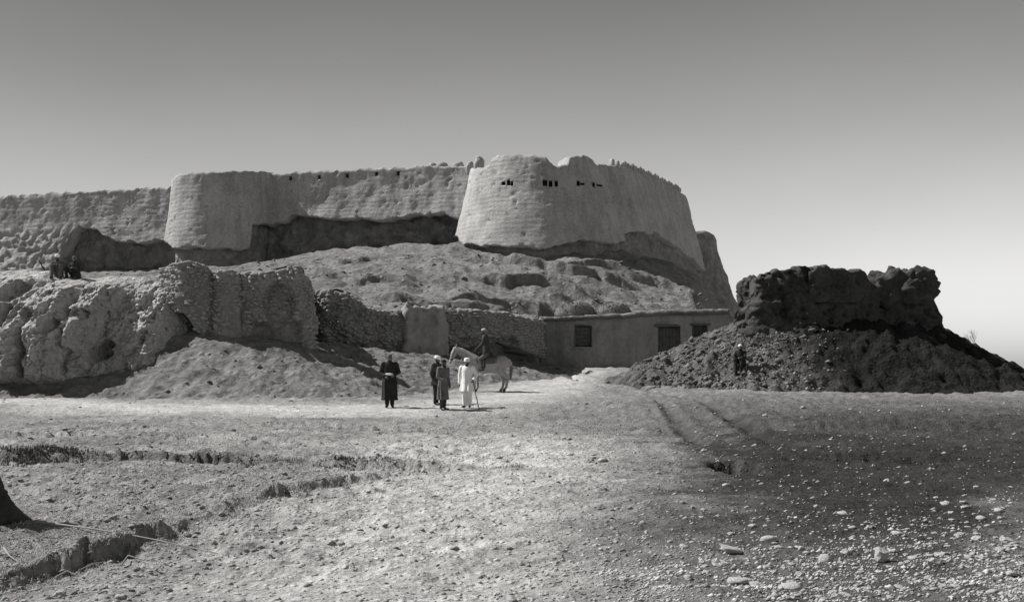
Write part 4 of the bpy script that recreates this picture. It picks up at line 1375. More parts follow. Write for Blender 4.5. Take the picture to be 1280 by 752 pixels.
def standing(label, px, py, Y, rz, h=1.70, coat='black_cloth', coat_len=0.42, legs='black_cloth', boots='leather', head_kind='turban', head_mat='white_cloth',
             arms='down', sash=None, beard_len=0.0, yaw=0.0, pitch=0.1, waist=0.19, skirt=0.27, lean=0.0, seed=1.0, shoulders=0.19):
    x = (px - CX) * Y / F
    k = h / 1.70
    root = thing('person', (x, Y, gz(x, Y) - 0.01), label, 'person', rz=rz)
    root.scale = (k, k, k)
    body = Blob()
    hc = (0, -0.025 - lean, 1.555)
    q, R = head(body, hc, yaw, pitch)
    body.limb([(0, -lean * .8, 1.36), (0, -0.01 - lean, 1.48)], [0.062, 0.056])
    body.loft([(0, 0, .86, .13, .10, 0), (0, 0, .98, .155, .11, 0), (0, -lean * .4, 1.15, .14, .10, 0), (0, -lean * .8, 1.32, .165, .105, 0), (0, -lean * .8, 1.42, .12, .08, 0)], 16)
    S = [Vector((-shoulders, -lean * .8, 1.385)), Vector((shoulders, -lean * .8, 1.385))]       # his right is at -X
    A = {'down': (((-.27, .03, 1.10), (-.26, -.06, .84)), ((.27, .03, 1.10), (.26, -.06, .84))),
         'folded': (((-.27, .02, 1.13), (-.06, -.20, 1.07)), ((.27, .02, 1.13), (.08, -.21, 1.05))),
         'belt': (((-.28, .04, 1.10), (-.15, -.15, 1.00)), ((.29, .03, 1.12), (.16, -.15, 1.04))),
         'stick': (((-.27, .05, 1.10), (-.275, .02, .84)), ((.32, .03, 1.13), (.27, -.14, .96))),
         'give': (((-.26, -.02, 1.10), (-.20, -.22, 1.00)), ((.25, 0.04, 1.10), (.24, -.05, .86)))}[arms]
    sleeves = Blob()
    for i in (0, 1):
        el, wr = Vector(A[i][0]), Vector(A[i][1])
        el.y -= lean * .5
        wr.y -= lean * .5
        body.limb([S[i], el, wr], [0.055, 0.045, 0.03])
        f = (wr - el).normalized()
        palm = Vector((1, -.1, 0)) if i == 0 else Vector((-1, -.1, 0))
        if arms in ('folded', 'belt'):
            palm = Vector((0, .9, -.3))
        hand(body, wr, f, palm, 1 if i == 0 else -1)
        sleeves.limb([S[i] + Vector((0, 0, -.01)), el, wr - f * 0.01], [0.085, 0.072, 0.062])
    tr = Blob()
    for s in (-1, 1):
        hip, kn, an = (0.08 * s, 0, .88), (0.085 * s, -0.02 + 0.03 * s, .48), (0.08 * s, 0.02 * s, .07)
        body.limb([hip, kn, an], [0.08, 0.055, 0.038])
        tr.limb([hip, kn, (0.08 * s, 0.02 * s, .10)], [0.105, 0.09, 0.075 if legs == 'white_cloth' else 0.062])
        ft = Blob()
        foot(ft, (0.08 * s, 0.02 * s, 0.05), (0.25 * s, -1, 0))
        ft.build('boot', boots, root, 0.012, 0.6)
    b_o = body.build('body', 'skin', root, 0.0095, 0.5)
    eyes(q, R, b_o)
    beard(q, R, root, beard_len)
    turban(q, R, root, head_mat, 1.0 if head_kind != 'big' else 1.12, cap=(head_kind == 'cap'))
    rb = Blob()
    z0 = coat_len
    rb.loft([(0, 0, z0, skirt, skirt * .82, 1), (0, 0, z0 + .16 * (1 - z0), skirt * .96, skirt * .78, .9), (0, 0, .80, waist + .035, waist * .82, .6), (0, -lean * .3, 1.0, waist, waist * .74, .25),
             (0, -lean * .5, 1.12, waist, waist * .74, .15), (0, -lean * .8, 1.28, .205, .145, .1), (0, -lean * .8, 1.38, .195, .125, 0), (0, -lean * .8, 1.44, .115, .085, 0), (0, -lean * .9, 1.465, .07, .065, 0)],
            56, 0.085, 8, seed)
    b0 = len(rb.v)
    rb.f += [tuple(i + b0 for i in f) for f in sleeves.f]
    rb.v += sleeves.v
    rb.build('coat', coat, root, 0.014, 0.6)
    tr.build('trousers', legs, root, 0.016, 0.6)
    if sash:
        sb = Blob()
        pts = [(math.cos(t) * (waist + .006), -lean * .4 + math.sin(t) * (waist * .74 + .008), 1.035 + 0.006 * math.sin(3 * t)) for t in np.linspace(0, 2 * math.pi, 25)]
        if sash == 'front':
            sb.limb([(-.12, -.150, 1.055), (-.06, -.166, 1.058), (0, -.172, 1.055), (.06, -.166, 1.060), (.11, -.150, 1.062)], [.026, .034, .036, .034, .024], 10)
        else:
            sb.limb(pts, [0.028] * 25, 8)
        sb.build('sash', 'white_cloth', root, 0.010)
    return root


standing('standing person in a long dark coat with a pale sash, apart from the group', 487, 505, 36.2, math.radians(6), 1.74, 'black_cloth', 0.24, 'black_cloth', 'leather', 'cap', 'grey_cloth', 'belt', 'front', 0.0,
         0.2, 0.1, 0.20, 0.245, 0.0, 1.0)
standing('standing person in dark clothes and a white turban, half hidden behind a companion', 545, 505, 37.0, math.radians(62), 1.63, 'dark_cloth', 0.66, 'black_cloth', 'leather', 'turban', 'white_cloth', 'down', None, 0.02,
         0.0, 0.2, 0.17, 0.20, 0.03, 2.0)
standing('standing person in a dark grey coat and dark cap, turned to the one in white', 553.5, 509, 35.3, math.radians(48), 1.61, 'grey_cloth', 0.36, 'dark_cloth', 'leather', 'cap', 'black_cloth', 'give', None, 0.03,
         0.0, 0.12, 0.17, 0.215, 0.02, 3.0)
wm = standing('standing person in white robe and turban leaning on a walking stick', 584, 507, 35.6, math.radians(-14), 1.58, 'white_cloth', 0.56, 'white_cloth', 'leather', 'turban', 'white_cloth', 'stick', None, 0.03,
              0.0, 0.1, 0.19, 0.255, 0.0, 4.0, 0.20)


def stick(name, p0, p1, r, label, cat, material='wood', group=None, bend=0.02, seed=1):
    rnd = random.Random(seed)
    b = Blob()
    P0, P1 = Vector(p0), Vector(p1)
    n = 7
    pts = [P0.lerp(P1, i / (n - 1)) + Vector((rnd.uniform(-bend, bend), rnd.uniform(-bend, bend), rnd.uniform(-bend, bend) * .5)) * (0 < i < n - 1) for i in range(n)]
    b.limb(pts, [r * (1 - 0.3 * i / (n - 1)) for i in range(n)], 7)
    o = mesh_obj(name, b.v, b.f, material)
    return tag(o, label, cat, group)


wx, wy = wm.location.x, wm.location.y
rr = math.radians(-14)
hx_ = wx + .255 * math.cos(rr) + .22 * math.sin(rr)
hy_ = wy + .275 * math.sin(rr) - .22 * math.cos(rr)
stick('walking_stick', (hx_ + 0.20, hy_ - 0.16, gz(hx_ + .20, hy_ - .16)), (hx_ - 0.02, hy_ + 0.02, wm.location.z + 0.90), 0.016, 'dark walking stick held by the person in white', 'walking stick', 'leather', bend=0.006)


# ---- the horse, facing left
HY0 = 45.6
hx0 = (610 - CX) * HY0 / F
horse = thing('horse', (hx0, HY0, gz(hx0, HY0)), 'pale grey horse standing side-on behind the group, carrying the rider', 'horse')
hb = Blob()
spine = [(-.74, 0, 1.10), (-.58, 0, 1.10), (-.35, 0, 1.08), (-.05, 0, 1.05), (.25, 0, 1.07), (.50, 0, 1.12), (.70, 0, 1.13), (.82, 0, 1.12)]
hb.limb(spine, [.18, .29, .335, .335, .325, .32, .28, .17], 20, 0.98)
hb.ell((-.40, 0, 1.33), (.26, .09, .12))
hb.ell((.56, 0, 1.30), (.26, .16, .13))
hb.limb([(-.56, 0, 1.20), (-.82, 0, 1.40), (-1.10, 0, 1.60), (-1.33, 0, 1.70)], [.28, .215, .165, .115], 16)
hb.limb([(-1.33, 0, 1.68), (-1.40, 0, 1.53), (-1.47, 0, 1.34), (-1.52, 0, 1.20)], [.105, .115, .078, .066], 14)
hb.limb([(-1.53, 0, 1.20), (-1.545, 0, 1.15)], [.062, .055], 12)
for s in (-1, 1):
    hb.limb([(-1.30, .055 * s, 1.77), (-1.28, .07 * s, 1.86), (-1.285, .075 * s, 1.92)], [.03, .028, .008], 8)
    fx = -.50 + .06 * s
    hb.limb([(-.48, .13 * s, 1.05), (-.52, .145 * s, .80), (fx, .135 * s, .50), (fx + .01, .13 * s, .46), (fx + .02, .13 * s, .16), (fx - .03, .13 * s, .08)], [.17, .12, .072, .064, .050, .055], 12)
    rx0 = .62 - .07 * s
    hb.limb([(.52, .13 * s, 1.06), (.46, .15 * s, .84), (rx0 + .10, .135 * s, .54), (rx0 + .10, .13 * s, .48), (rx0 + .05, .13 * s, .16), (rx0, .13 * s, .08)], [.21, .175, .085, .070, .052, .056], 12)
h_body = hb.build('body', 'horse', horse, 0.018, None, 2)
for s in (-1, 1):
    for bx in (-.50 + .06 * s - .045, .62 - .07 * s - .015):
        b = Blob().limb([(bx, .13 * s, .085), (bx - .02, .13 * s, .03)], [.048, .062], 12)
        o = mesh_obj('hoof', b.v, b.f, 'leather'); o.parent = horse
    b = Blob().ell((-1.435, .088 * s, 1.57), (.018, .012, .016), None, 8, 6)
    o = mesh_obj('eye', b.v, b.f, 'hair'); o.parent = h_body
b = Blob()
for k in range(9):
    t = k / 8
    x, z = -1.30 + .66 * t, 1.80 - .36 * t - .10 * t * (1 - t)
    b.limb([(x, 0, z), (x + .02, -.07, z - .09), (x + .05, -.10, z - .24)], [.035, .03, .012], 8)
b.build('mane', 'horse', horse, 0.014)
b = Blob().limb([(.84, 0, 1.22), (.93, 0, 1.12), (.95, 0, .90), (.93, 0, .65), (.92, 0, .45)], [.05, .06, .07, .06, .02], 10)
b.build('tail', 'mane', horse, 0.016)
b = Blob()
for s in (-1, 1):
    b.limb([(-.12, .10 * s, 1.38), (-.12, .24 * s, 1.28), (-.12, .315 * s, 1.08), (-.12, .325 * s, .95)], [.05, .05, .04, .03], 8)
b.ell((-.10, 0, 1.42), (.30, .22, .07))
b.ell((-.34, 0, 1.50), (.06, .12, .09))
b.ell((.16, 0, 1.49), (.07, .17, .09))
b.build('saddle', 'leather', horse, 0.016)
V, Fc = [], []
na, nb = 14, 16
for i in range(na):
    for j in range(nb):
        x = -.46 + .82 * i / (na - 1)
        a = math.pi * (0.02 + 0.96 * j / (nb - 1))
        V.append((x, .335 * math.cos(a), 1.08 + .33 * math.sin(a) + .04 * (abs(x + .05) > .3)))
for i in range(na - 1):
    for j in range(nb - 1):
        Fc.append((i * nb + j, i * nb + j + 1, (i + 1) * nb + j + 1, (i + 1) * nb + j))
o = mesh_obj('saddle_cloth', V, Fc, 'grey_cloth'); o.parent = horse
b = Blob()
for s in (-1, 1):
    b.limb([(-1.50, .075 * s, 1.27), (-1.1, .16 * s, 1.40), (-.72, .10 * s, 1.56), (-.56, .05 * s, 1.62)], [.010] * 4, 6)
    b.limb([(-1.49, .085 * s, 1.28), (-1.40, .118 * s, 1.52), (-1.32, .10 * s, 1.72)], [.012] * 3, 6)
b.limb([(-1.555, -.04, 1.30), (-1.50, -.085, 1.28), (-1.43, -.06, 1.26), (-1.42, .06, 1.26), (-1.50, .085, 1.28), (-1.555, .04, 1.30), (-1.555, -.04, 1.30)], [.012] * 7, 6)
o = mesh_obj('bridle', b.v, b.f, 'leather'); o.parent = horse

# ---- the rider (local frame: faces -X like the horse)
rider = thing('person', (hx0, HY0, gz(hx0, HY0) + 1.42), 'rider in dark clothes and pale cap sitting on the pale horse', 'person')
b = Blob()
hq, hR = head(b, (-.17, 0, .99), -math.pi / 2, 0.12)
b.limb([(-.12, 0, .82), (-.16, 0, .93)], [.06, .055])
b.loft([(-.06, 0, .04, .13, .17, 0), (-.06, 0, .25, .11, .15, 0), (-.09, 0, .55, .115, .165, 0), (-.12, 0, .80, .09, .15, 0), (-.12, 0, .86, .06, .08, 0)], 16)
cl = Blob()
cl.loft([(-.04, 0, -.02, .18, .22, 1), (-.05, 0, .16, .16, .195, .6), (-.07, 0, .40, .15, .19, .2), (-.10, 0, .62, .155, .205, .1), (-.12, 0, .80, .125, .19, 0), (-.13, 0, .86, .09, .12, 0), (-.14, 0, .89, .06, .07, 0)], 32, .03, 7, 1.0)
tr = Blob()
for s in (-1, 1):
    bt = Blob()
    sh, el, wr = Vector((-.12, .19 * s, .78)), Vector((-.22, .25 * s, .48)), Vector((-.48, .08 * s, .25))
    b.limb([sh, el, wr], [.05, .042, .03])
    hand(b, wr, (wr - el), (0, 0, -1), s)
    cl.limb([sh, el, wr - (wr - el).normalized() * .02], [.082, .07, .055])
    hp, kn, an = (-.06, .12 * s, .06), (-.34, .335 * s, -.14), (-.20, .385 * s, -.50)
    b.limb([hp, kn, an], [.08, .055, .04])
    tr.limb([hp, kn, (-.24, .38 * s, -.40)], [.11, .085, .065])
    bt.limb([(-.27, .375 * s, -.30), an], [.06, .05])
    bt.limb([(-.18, .385 * s, -.55), (-.28, .39 * s, -.57), (-.37, .40 * s, -.55)], [.045, .045, .032])
    bt.build('boot', 'leather', rider, .012, .6)
bo = b.build('body', 'skin', rider, .0095, .5)
eyes(hq, hR, bo)
beard(hq, hR, rider)
turban(hq, hR, rider, 'pale_cloth', 1.08, cap=True)
cl.build('coat', 'dark_cloth', rider, .014, .6)
tr.build('trousers', 'grey_cloth', rider, .015, .6)


# ---- seated people
def seated(label, loc, rz, coat, legs, head_mat, cap=False, knees=0.5, spread=0.16, lean=0.10, feet_drop=0.0, foot_out=0.45, h=1.0, seed=0.0, yaw=0.0, reach=None):
    root = thing('person', loc, label, 'person', rz=rz)
    root.scale = (h, h, h)
    b, cl, tr = Blob(), Blob(), Blob()
    q, R = head(b, (0, -.05 - lean, .79), yaw, 0.12)
    b.limb([(0, -lean * .8, .62), (0, -.02 - lean, .72)], [.06, .055])
    b.loft([(0, 0, .02, .17, .13, 0), (0, -.02, .22, .15, .11, 0), (0, -lean * .6, .45, .165, .11, 0), (0, -lean * .9, .62, .14, .09, 0), (0, -lean, .68, .07, .06, 0)], 16)
    cl.loft([(0, .01, -.02, .23, .20, 1), (0, 0, .10, .22, .18, .6), (0, -lean * .4, .30, .195, .155, .2), (0, -lean * .7, .48, .205, .15, .1), (0, -lean * .9, .61, .185, .12, 0), (0, -lean, .67, .11, .085, 0), (0, -lean, .70, .065, .06, 0)], 32, .03, 7, seed)
    for s in (-1, 1):
        hp, kn, an = Vector((.10 * s, 0, .09)), Vector((spread * s, -.36, knees)), Vector((spread * .8 * s, -foot_out, .06 - feet_drop))
        sh, el = Vector((.19 * s, -lean * .9, .59)), Vector((.25 * s, -.15 - lean * .5, .36))
        wr = Vector((.10 * s, -.34, knees + .05)) if reach is None or s > 0 else Vector(reach)
        b.limb([sh, el, wr], [.05, .042, .03])
        hand(b, wr, wr - el, (0, 0, -1), -s)
        cl.limb([sh, el, wr - (wr - el).normalized() * .02], [.08, .068, .055])
        b.limb([hp, kn, an], [.08, .055, .04])
        tr.limb([hp, kn, an + Vector((0, .02, .05))], [.12, .095, .07])
        bt = Blob()
        foot(bt, an - Vector((0, 0, .01)), (.2 * s, -1, 0), .048, .15)
        bt.build('boot', 'leather', root, .012, .6)
    bo = b.build('body', 'skin', root, .0095, .5)
    eyes(q, R, bo)
    beard(q, R, root, .01)
    turban(q, R, root, head_mat, 1.0, cap=cap)
    cl.build('coat', coat, root, .014, .6)
    tr.build('trousers', legs, root, .015, .6)
    return root
# ---- where the seated people sit: drop a ray on the bank or the mound
def drop(x, y, obs):
    best = -99.0
    for o in obs:
        ok, loc, nor, _ = o.ray_cast(Vector((x, y, 60)), Vector((0, 0, -1)))
        if ok and loc.z > best:
            best = loc.z
    return best


bpy.context.view_layer.update()
bank = bpy.data.objects['earth_bank']
for px, lab, kw in ((73, 'seated person with knees drawn up on top of the earth bank, left of the pair', dict(coat='grey_cloth', legs='grey_cloth', head_mat='white_cloth', cap=False, knees=.42, spread=.2, lean=.14, foot_out=.5, yaw=.3)),
                    (95, 'seated person in dark clothes on top of the earth bank, right of the pair', dict(coat='dark_cloth', legs='black_cloth', head_mat='grey_cloth', cap=True, knees=.36, spread=.26, lean=.08, foot_out=.42, yaw=.1))):
    Y = 47.4
    x = (px - CX) * Y / F
    z = drop(x, Y, [bank])
    zf = drop(x, Y - 0.45, [bank])
    seated(lab, (x, Y, z - 0.01), 0.15 if px < 85 else -0.1, feet_drop=max(0, min(.3, z - zf)), seed=px, **kw)
stk = pix(55, 330, 47.6)
zz = drop(stk[0], stk[1], [bank])
stick('staff', (stk[0] + .12, stk[1], zz - 0.05), (stk[0] - 0.28, stk[1] + .1, zz + 0.50), 0.035, 'short dark staff standing beside the seated pair', 'staff', 'leather', bend=.02)
Y = 48.6
x = (926.5 - CX) * Y / F
zs = mz(x, Y)
seated('person in dark clothes and white cap sitting on the rubble slope of the mound', (x, Y, zs + 0.16), -0.5, 'black_cloth', 'black_cloth', 'white_cloth', True, .30, .14, .10,
       min(.45, max(0.1, zs + .16 - mz(x - .2, Y - .45))), .42, 1.0, 5.0, 0.0, (-.22, -.42, .30))

# ------------------------------------------------------------------ loose stones on the ground
GST = [stone_mesh('ground_stone', 20 + k, sub=2, power=2.5, amp=0.55, material='cobble') for k in range(10)]
for me_ in GST[::2]:
    me_.polygons.foreach_set('use_smooth', np.zeros(len(me_.polygons), dtype=bool))
rnd = random.Random(5)
g_obj_ = bpy.data.objects['ground']


def ground_stone(px, py, wpx, hk=0.55, label=None, group=None, k=None, sink=0.36):
    x, y = gxy(px, py)
    w = wpx * 0.9 * y / F
    st = bpy.data.objects.new('stone', GST[rnd.randrange(10) if k is None else k])
    C.objects.link(st)
    sz = w * 0.5
    st.scale = (sz, sz * rnd.uniform(.7, 1.1), sz * hk)
    st.location = (x, y, gz(x, y) + sz * hk * (1 - 2 * sink) * 0.9)
    st.rotation_euler = (rnd.uniform(-.25, .25), rnd.uniform(-.25, .25), rnd.uniform(0, 6.28))
    return tag(st, label, 'stone', group)


ground_stone(1102, 705, 19, 1.15, 'egg-shaped pale stone standing taller than the others on the right foreground', k=2, sink=0.10)
ground_stone(915, 692, 38, 0.30, 'broad flat pale stone lying left of the egg-shaped stone', k=5)
ground_stone(1031, 704, 18, 0.75, 'rounded two-tone stone left of the egg-shaped stone', k=1)
ground_stone(922, 732, 27, 0.45, 'wide low stone at the bottom of the right foreground', k=3)
ground_stone(527, 594, 14, 0.45, 'single pale flat stone lying at the end of the ditch', k=4)
ground_stone(753, 579, 13, 0.5, 'pale stone in the middle of the open ground below the ruts', k=6)
ground_stone(908, 603, 10, 0.6, 'small pale stone just below the dark hole', k=7)
OTHERS = [(1053, 646, 12), (1065, 667, 9), (1087, 668, 11), (1122, 674, 16), (1168, 666, 10), (1201, 670, 10), (1220, 674, 15), (960, 677, 20), (1029, 696, 10), (1057, 697, 15), (1114, 695, 14),
          (1175, 697, 17), (1170, 713, 20), (1142, 703, 14), (1000, 719, 14), (898, 710, 20), (947, 734, 22), (990, 736, 24), (969, 715, 13), (959, 711, 11), (1074, 720, 9), (974, 692, 14),
          (1000, 694, 14), (1228, 706, 18), (1250, 690, 14), (1258, 677, 18), (1211, 703, 12), (1264, 722, 16), (1027, 737, 9), (860, 728, 14), (779, 732, 15), (1241, 618, 8), (1246, 630, 7),
          (1238, 622, 6), (1250, 645, 8), (713, 572, 9), (645, 580, 8), (668, 590, 6), (1038, 555, 6), (956, 525, 7), (1108, 596, 8), (880, 640, 8), (940, 662, 9), (855, 690, 12), (885, 700, 10),
          (1085, 740, 14), (1130, 742, 12), (1195, 742, 14), (1240, 745, 16), (820, 742, 12), (745, 745, 11), (690, 735, 9), (300, 738, 14), (150, 742, 16), (215, 700, 9), (75, 741, 15), (440, 735, 8), (330, 707, 8)]
for px, py, w in OTHERS:
    ground_stone(px, py, w, rnd.uniform(.4, .65), 'small pale stone lying among many on the open ground', 'loose stones on the open ground')
for k in range(150):
    while True:
        px, py = rnd.gauss(1010, 150), rnd.uniform(640, 752)
        if 640 < px < 1278 and rnd.random() < (0.25 + 0.75 * (py - 640) / 110):
            break
    ground_stone(px, py, rnd.uniform(4, 11) * (0.7 + 0.5 * (py - 640) / 110), rnd.uniform(.35, .6), 'small pale stone lying among many on the open ground', 'loose stones on the open ground')
for k in range(60):
    px, py = rnd.uniform(1160, 1278), rnd.uniform(600, 752)
    ground_stone(px, py, rnd.uniform(4, 12), rnd.uniform(.35, .6), 'small pale stone lying among many on the open ground', 'loose stones on the open ground')


# say which stone is which: by the place it lies in, its biggest ones singled out
ZX = ((500, 'on the left foreground track'), (760, 'on the pale central track'), (880, 'left of the broad flat stone'), (985, 'near the broad flat stone'),
      (1075, 'between the flat and the egg-shaped stone'), (1150, 'near the egg-shaped stone'), (1215, 'right of the egg-shaped stone'), (2000, 'at the right edge'))
ZY = ((640, 'far out'), (685, 'behind the stony strip'), (716, 'within the stony strip'), (2000, 'along the bottom edge'))
zones = {}
for st_ in [o for o in C.objects if o.get('group') == 'loose stones on the open ground']:
    px = CX + F * st_.location.x / st_.location.y
    py = HY - (st_.location.z - CAMZ) * F / st_.location.y
    zx = next(t for v, t in ZX if px < v)
    zy = next(t for v, t in ZY if py < v)
    zones.setdefault((zx, zy), []).append(st_)
for (zx, zy), ss in zones.items():
    ss.sort(key=lambda o: -o.scale.x / o.location.y)
    for i, o in enumerate(ss):
        o['label'] = ('largest', 'second largest', 'third largest')[i] + ' loose stone ' + zy + ', ' + zx if i < 3 and len(ss) > 1 else ('lone' if len(ss) == 1 else 'little') + ' pale stone ' + zy + ', ' + zx


# ------------------------------------------------------------------ gravel, clods, grass (uncountable)
def scatter_chips(name, pts, sizes, material, label, seed, flat=0.6):
    r = np.random.default_rng(seed)
    n = len(pts)
    base = np.array([(1, 0, 0), (0.3, .95, 0), (-.8, .6, 0), (-.8, -.6, 0), (.3, -.95, 0), (0.1, 0.1, 1), (0, 0, -.7)], float)
    tri = np.array([(0, 1, 5), (1, 2, 5), (2, 3, 5), (3, 4, 5), (4, 0, 5), (1, 0, 6), (2, 1, 6), (3, 2, 6), (4, 3, 6), (0, 4, 6)])
    V = np.repeat(base[None], n, 0) * (1 + 0.35 * r.normal(size=(n, 7, 1)))
    a = r.uniform(0, 6.283, n)
    c, s = np.cos(a)[:, None], np.sin(a)[:, None]
    Vx = V[..., 0] * c - V[..., 1] * s * 0.8
    Vy = V[..., 0] * s + V[..., 1] * c * 0.8
    V = np.stack([Vx, Vy, V[..., 2] * flat], -1) * np.asarray(sizes)[:, None, None] + np.asarray(pts)[:, None]
    Fc = (tri[None] + (np.arange(n) * 7)[:, None, None]).reshape(-1, 3)
    o = mesh_obj(name, V.reshape(-1, 3), Fc, material, smooth=False)
    o['kind'] = 'stuff'
    o['label'] = label
    o['category'] = name
    return o


def gpoints(n, f, r):
    """n ground points spread evenly over the picture, kept with probability f(px, py)"""
    out = []
    while sum(len(q) for q in out) < n:
        px, py = r.uniform(-120, 1400, n), r.uniform(500, 800, n)
        keep = r.uniform(0, 1, n) < f(px, py)
        out.append(np.stack([px[keep], py[keep]], -1))
    p = np.concatenate(out)[:n]
    Y = gy(p[:, 1])
    X = (p[:, 0] - CX) * Y / F
    return np.stack([X, Y, ground_z(X, Y)], -1)


r = np.random.default_rng(21)
P = gpoints(13000, lambda px, py: 0.04 + 0.96 * sstep(625, 740, py) * sstep(560, 880, px) * (0.35 + 0.65 * (fbm(px * .012, py * .02, 3, 2) > -0.1)), r)
scatter_chips('gravel', P + (0, 0, .002), np.clip(r.lognormal(-4.45, .5, len(P)), .004, .035) * (0.7 + P[:, 1] * 0.02), 'gravel', 'pale gravel strewn over the right foreground', 1)
P = gpoints(16000, lambda px, py: 0.22 + 0.78 * sstep(620, 350, px + (py - 590) * 2.0) * sstep(520, 600, py), r)
clod = scatter_chips('earth_clods', P, np.clip(r.lognormal(-4.65, .7, len(P)), .003, .04) * (0.5 + P[:, 1] * 0.06), 'bank', 'crumbled earth clods on the field and the track', 2, .5)


def grass(name, P, hmin, hmax, material, label, seed, blades=3, lay=0.8, wid=0.004):
    r = np.random.default_rng(seed)
    P = np.repeat(P, blades, 0)
    n = len(P)
    P = P + np.stack([r.normal(0, .02, n), r.normal(0, .02, n), np.zeros(n)], -1)
    a = r.uniform(0, 6.283, n)
    h = r.uniform(hmin, hmax, n)
    out = r.uniform(.1, lay, n) * h
    w = wid * (0.6 + P[:, 1] * 0.05)
    d = np.stack([np.cos(a), np.sin(a), 0 * a], -1)
    q = np.stack([-np.sin(a), np.cos(a), 0 * a], -1)
    up = np.array((0, 0, 1.0))
    b0, b1 = P - q * w[:, None], P + q * w[:, None]
    m0 = P + d * (out * .35)[:, None] + up * (h * .6)[:, None]
    t = P + d * out[:, None] + up * (h * (1 - .3 * out / np.maximum(h, 1e-4)))[:, None]
    V = np.stack([b0, b1, m0 + q * w[:, None] * .6, m0 - q * w[:, None] * .6, t], 1)
    k = np.arange(n)[:, None] * 5
    Fc = np.concatenate([k + np.array([[0, 1, 2]]), k + np.array([[0, 2, 3]]), k + np.array([[3, 2, 4]])])
    o = mesh_obj(name, V.reshape(-1, 3), Fc, material, smooth=False)
    o['kind'] = 'stuff'
    o['label'] = label
    o['category'] = name
    return o


edge_d = lambda P: poly_dist(P[:, 0], P[:, 1], EDGE)[0]
P = gpoints(15000, lambda px, py: (0.3 + 0.7 * (fbm(px * .02, py * .05, 8., 3) > 0)) * sstep(560, 590, py) * sstep(620, 420, px + (py - 590) * 3.2), r)
P = P[edge_d(P) < 0.25]
grass('dry_grass', P, .006, .035, 'straw', 'short trampled dry grass on the left field', 3, 2, 2.6, .0028)
# darker weeds along the ditch and on the scarp lips
k = 1100
t = r.uniform(0, 1, k)
D = np.array(DITCH)
L = np.concatenate([[0], np.cumsum(np.hypot(*np.diff(D, axis=0).T))]) / np.hypot(*np.diff(D, axis=0).T).sum()
X, Y = np.interp(t, L, D[:, 0]), np.interp(t, L, D[:, 1]) + r.normal(-.02, .10, k)
P = np.stack([X, Y, ground_z(X, Y)], -1)
P = P[r.uniform(0, 1, k) < np.clip(.35 + fbm(X * 1.3, 0 * X, 5., 3), .05, 1)]
grass('ditch_weeds', P, .02, .06, 'darkgrass', 'dark weeds growing along the ditch', 4, 4, .8, .004)
pts = []
for cx, cy, w, n in ((60, 572, 26, 260), (25, 575, 14, 70), (432, 578, 9, 70)):
    px, py = r.normal(cx, w, n), r.normal(cy, 2.0, n)
    Yq = gy(py)
    Xq = (px - CX) * Yq / F
    pts.append(np.stack([Xq, Yq, ground_z(Xq, Yq)], -1))
grass('weed_clumps', np.concatenate(pts), .03, .09, 'darkgrass', 'dark clumps of weeds on the left field edge', 5, 5, .9, .006)
k = 500
t = r.uniform(0.1, 1, k)
D = np.array(EDGE)
L = np.concatenate([[0], np.cumsum(np.hypot(*np.diff(D, axis=0).T))]) / np.hypot(*np.diff(D, axis=0).T).sum()
X, Y = np.interp(t, L, D[:, 0]) + r.normal(.05, .08, k), np.interp(t, L, D[:, 1]) + r.normal(-.05, .10, k)
grass('ditch_straw', np.stack([X, Y, ground_z(X, Y)], -1), .02, .07, 'straw', 'dry straw in the ditch of the left foreground', 6, 3, 1.4, .003)

# rubble on the mound's near slope and on the hill
n = 7500
Yr = r.uniform(46.8, 52.2, n)
Xr = (r.uniform(800, 1060, n) - CX) * Yr / F
keep = r.uniform(0, 1, n) < 0.97 * (1 - sstep(950, 1030, CX + F * Xr / Yr)) + .03
Xr, Yr = Xr[keep], Yr[keep]
scatter_chips('rubble', np.stack([Xr, Yr, mound_z(Xr, Yr)], -1), np.clip(r.lognormal(-3.7, .85, len(Xr)), .01, .24), 'mound_clod', 'crumbled clods covering the near slope of the mound', 7, .7)
n = 420
Yr = r.uniform(46.8, 52.2, n)
Xr = (r.uniform(800, 1040, n) - CX) * Yr / F
scatter_chips('pale_rubble', np.stack([Xr, Yr, mound_z(Xr, Yr)], -1), np.clip(r.lognormal(-3.0, .45, len(Xr)), .02, .12), 'stone', 'pale broken stones lying on the dark mound', 8, .7)
n = 5500
Yr = r.uniform(40.5, 100, n)
Xr = (r.uniform(-40, 900, n) - CX) * Yr / F
scatter_chips('hill_rubble', np.stack([Xr, Yr, hill_z(Xr, Yr)], -1), np.clip(r.lognormal(-2.95, .55, n), .02, .25) * (0.5 + Yr / 110), 'hill', 'broken clods lying on the hill and the debris slopes', 9, .6)

# ------------------------------------------------------------------ stump at the left edge, fallen stick, twigs, bare shrub
sx, sy = gxy(-36, 662)
st = thing('tree_stump', (sx, sy, gz(sx, sy)), 'dark tree stump with a flaring foot at the left edge of the field', 'stump')
ns_, nt_ = 48, 40
V, Fc = [], []
Hs = 1.05
for j in range(nt_):
    t = j / (nt_ - 1)
    z = -0.08 + (Hs + .08) * t
    for i in range(ns_):
        a = 2 * math.pi * i / ns_
        root_l = 1 + 0.55 * (max(0, math.sin(3 * a + .8)) ** 2) * (1 - t) ** 2
        rad = (0.20 + 0.30 * (1 - t) ** 3.2) * root_l * (1 + 0.10 * float(perlin(math.cos(a) * 3, math.sin(a) * 3, t * 2.0)))
        V.append((rad * math.cos(a) + .02 * t, rad * math.sin(a), z + (0.05 * float(perlin(math.cos(a) * 2.5, math.sin(a) * 2.5, 9.0)) if j == nt_ - 1 else 0)))
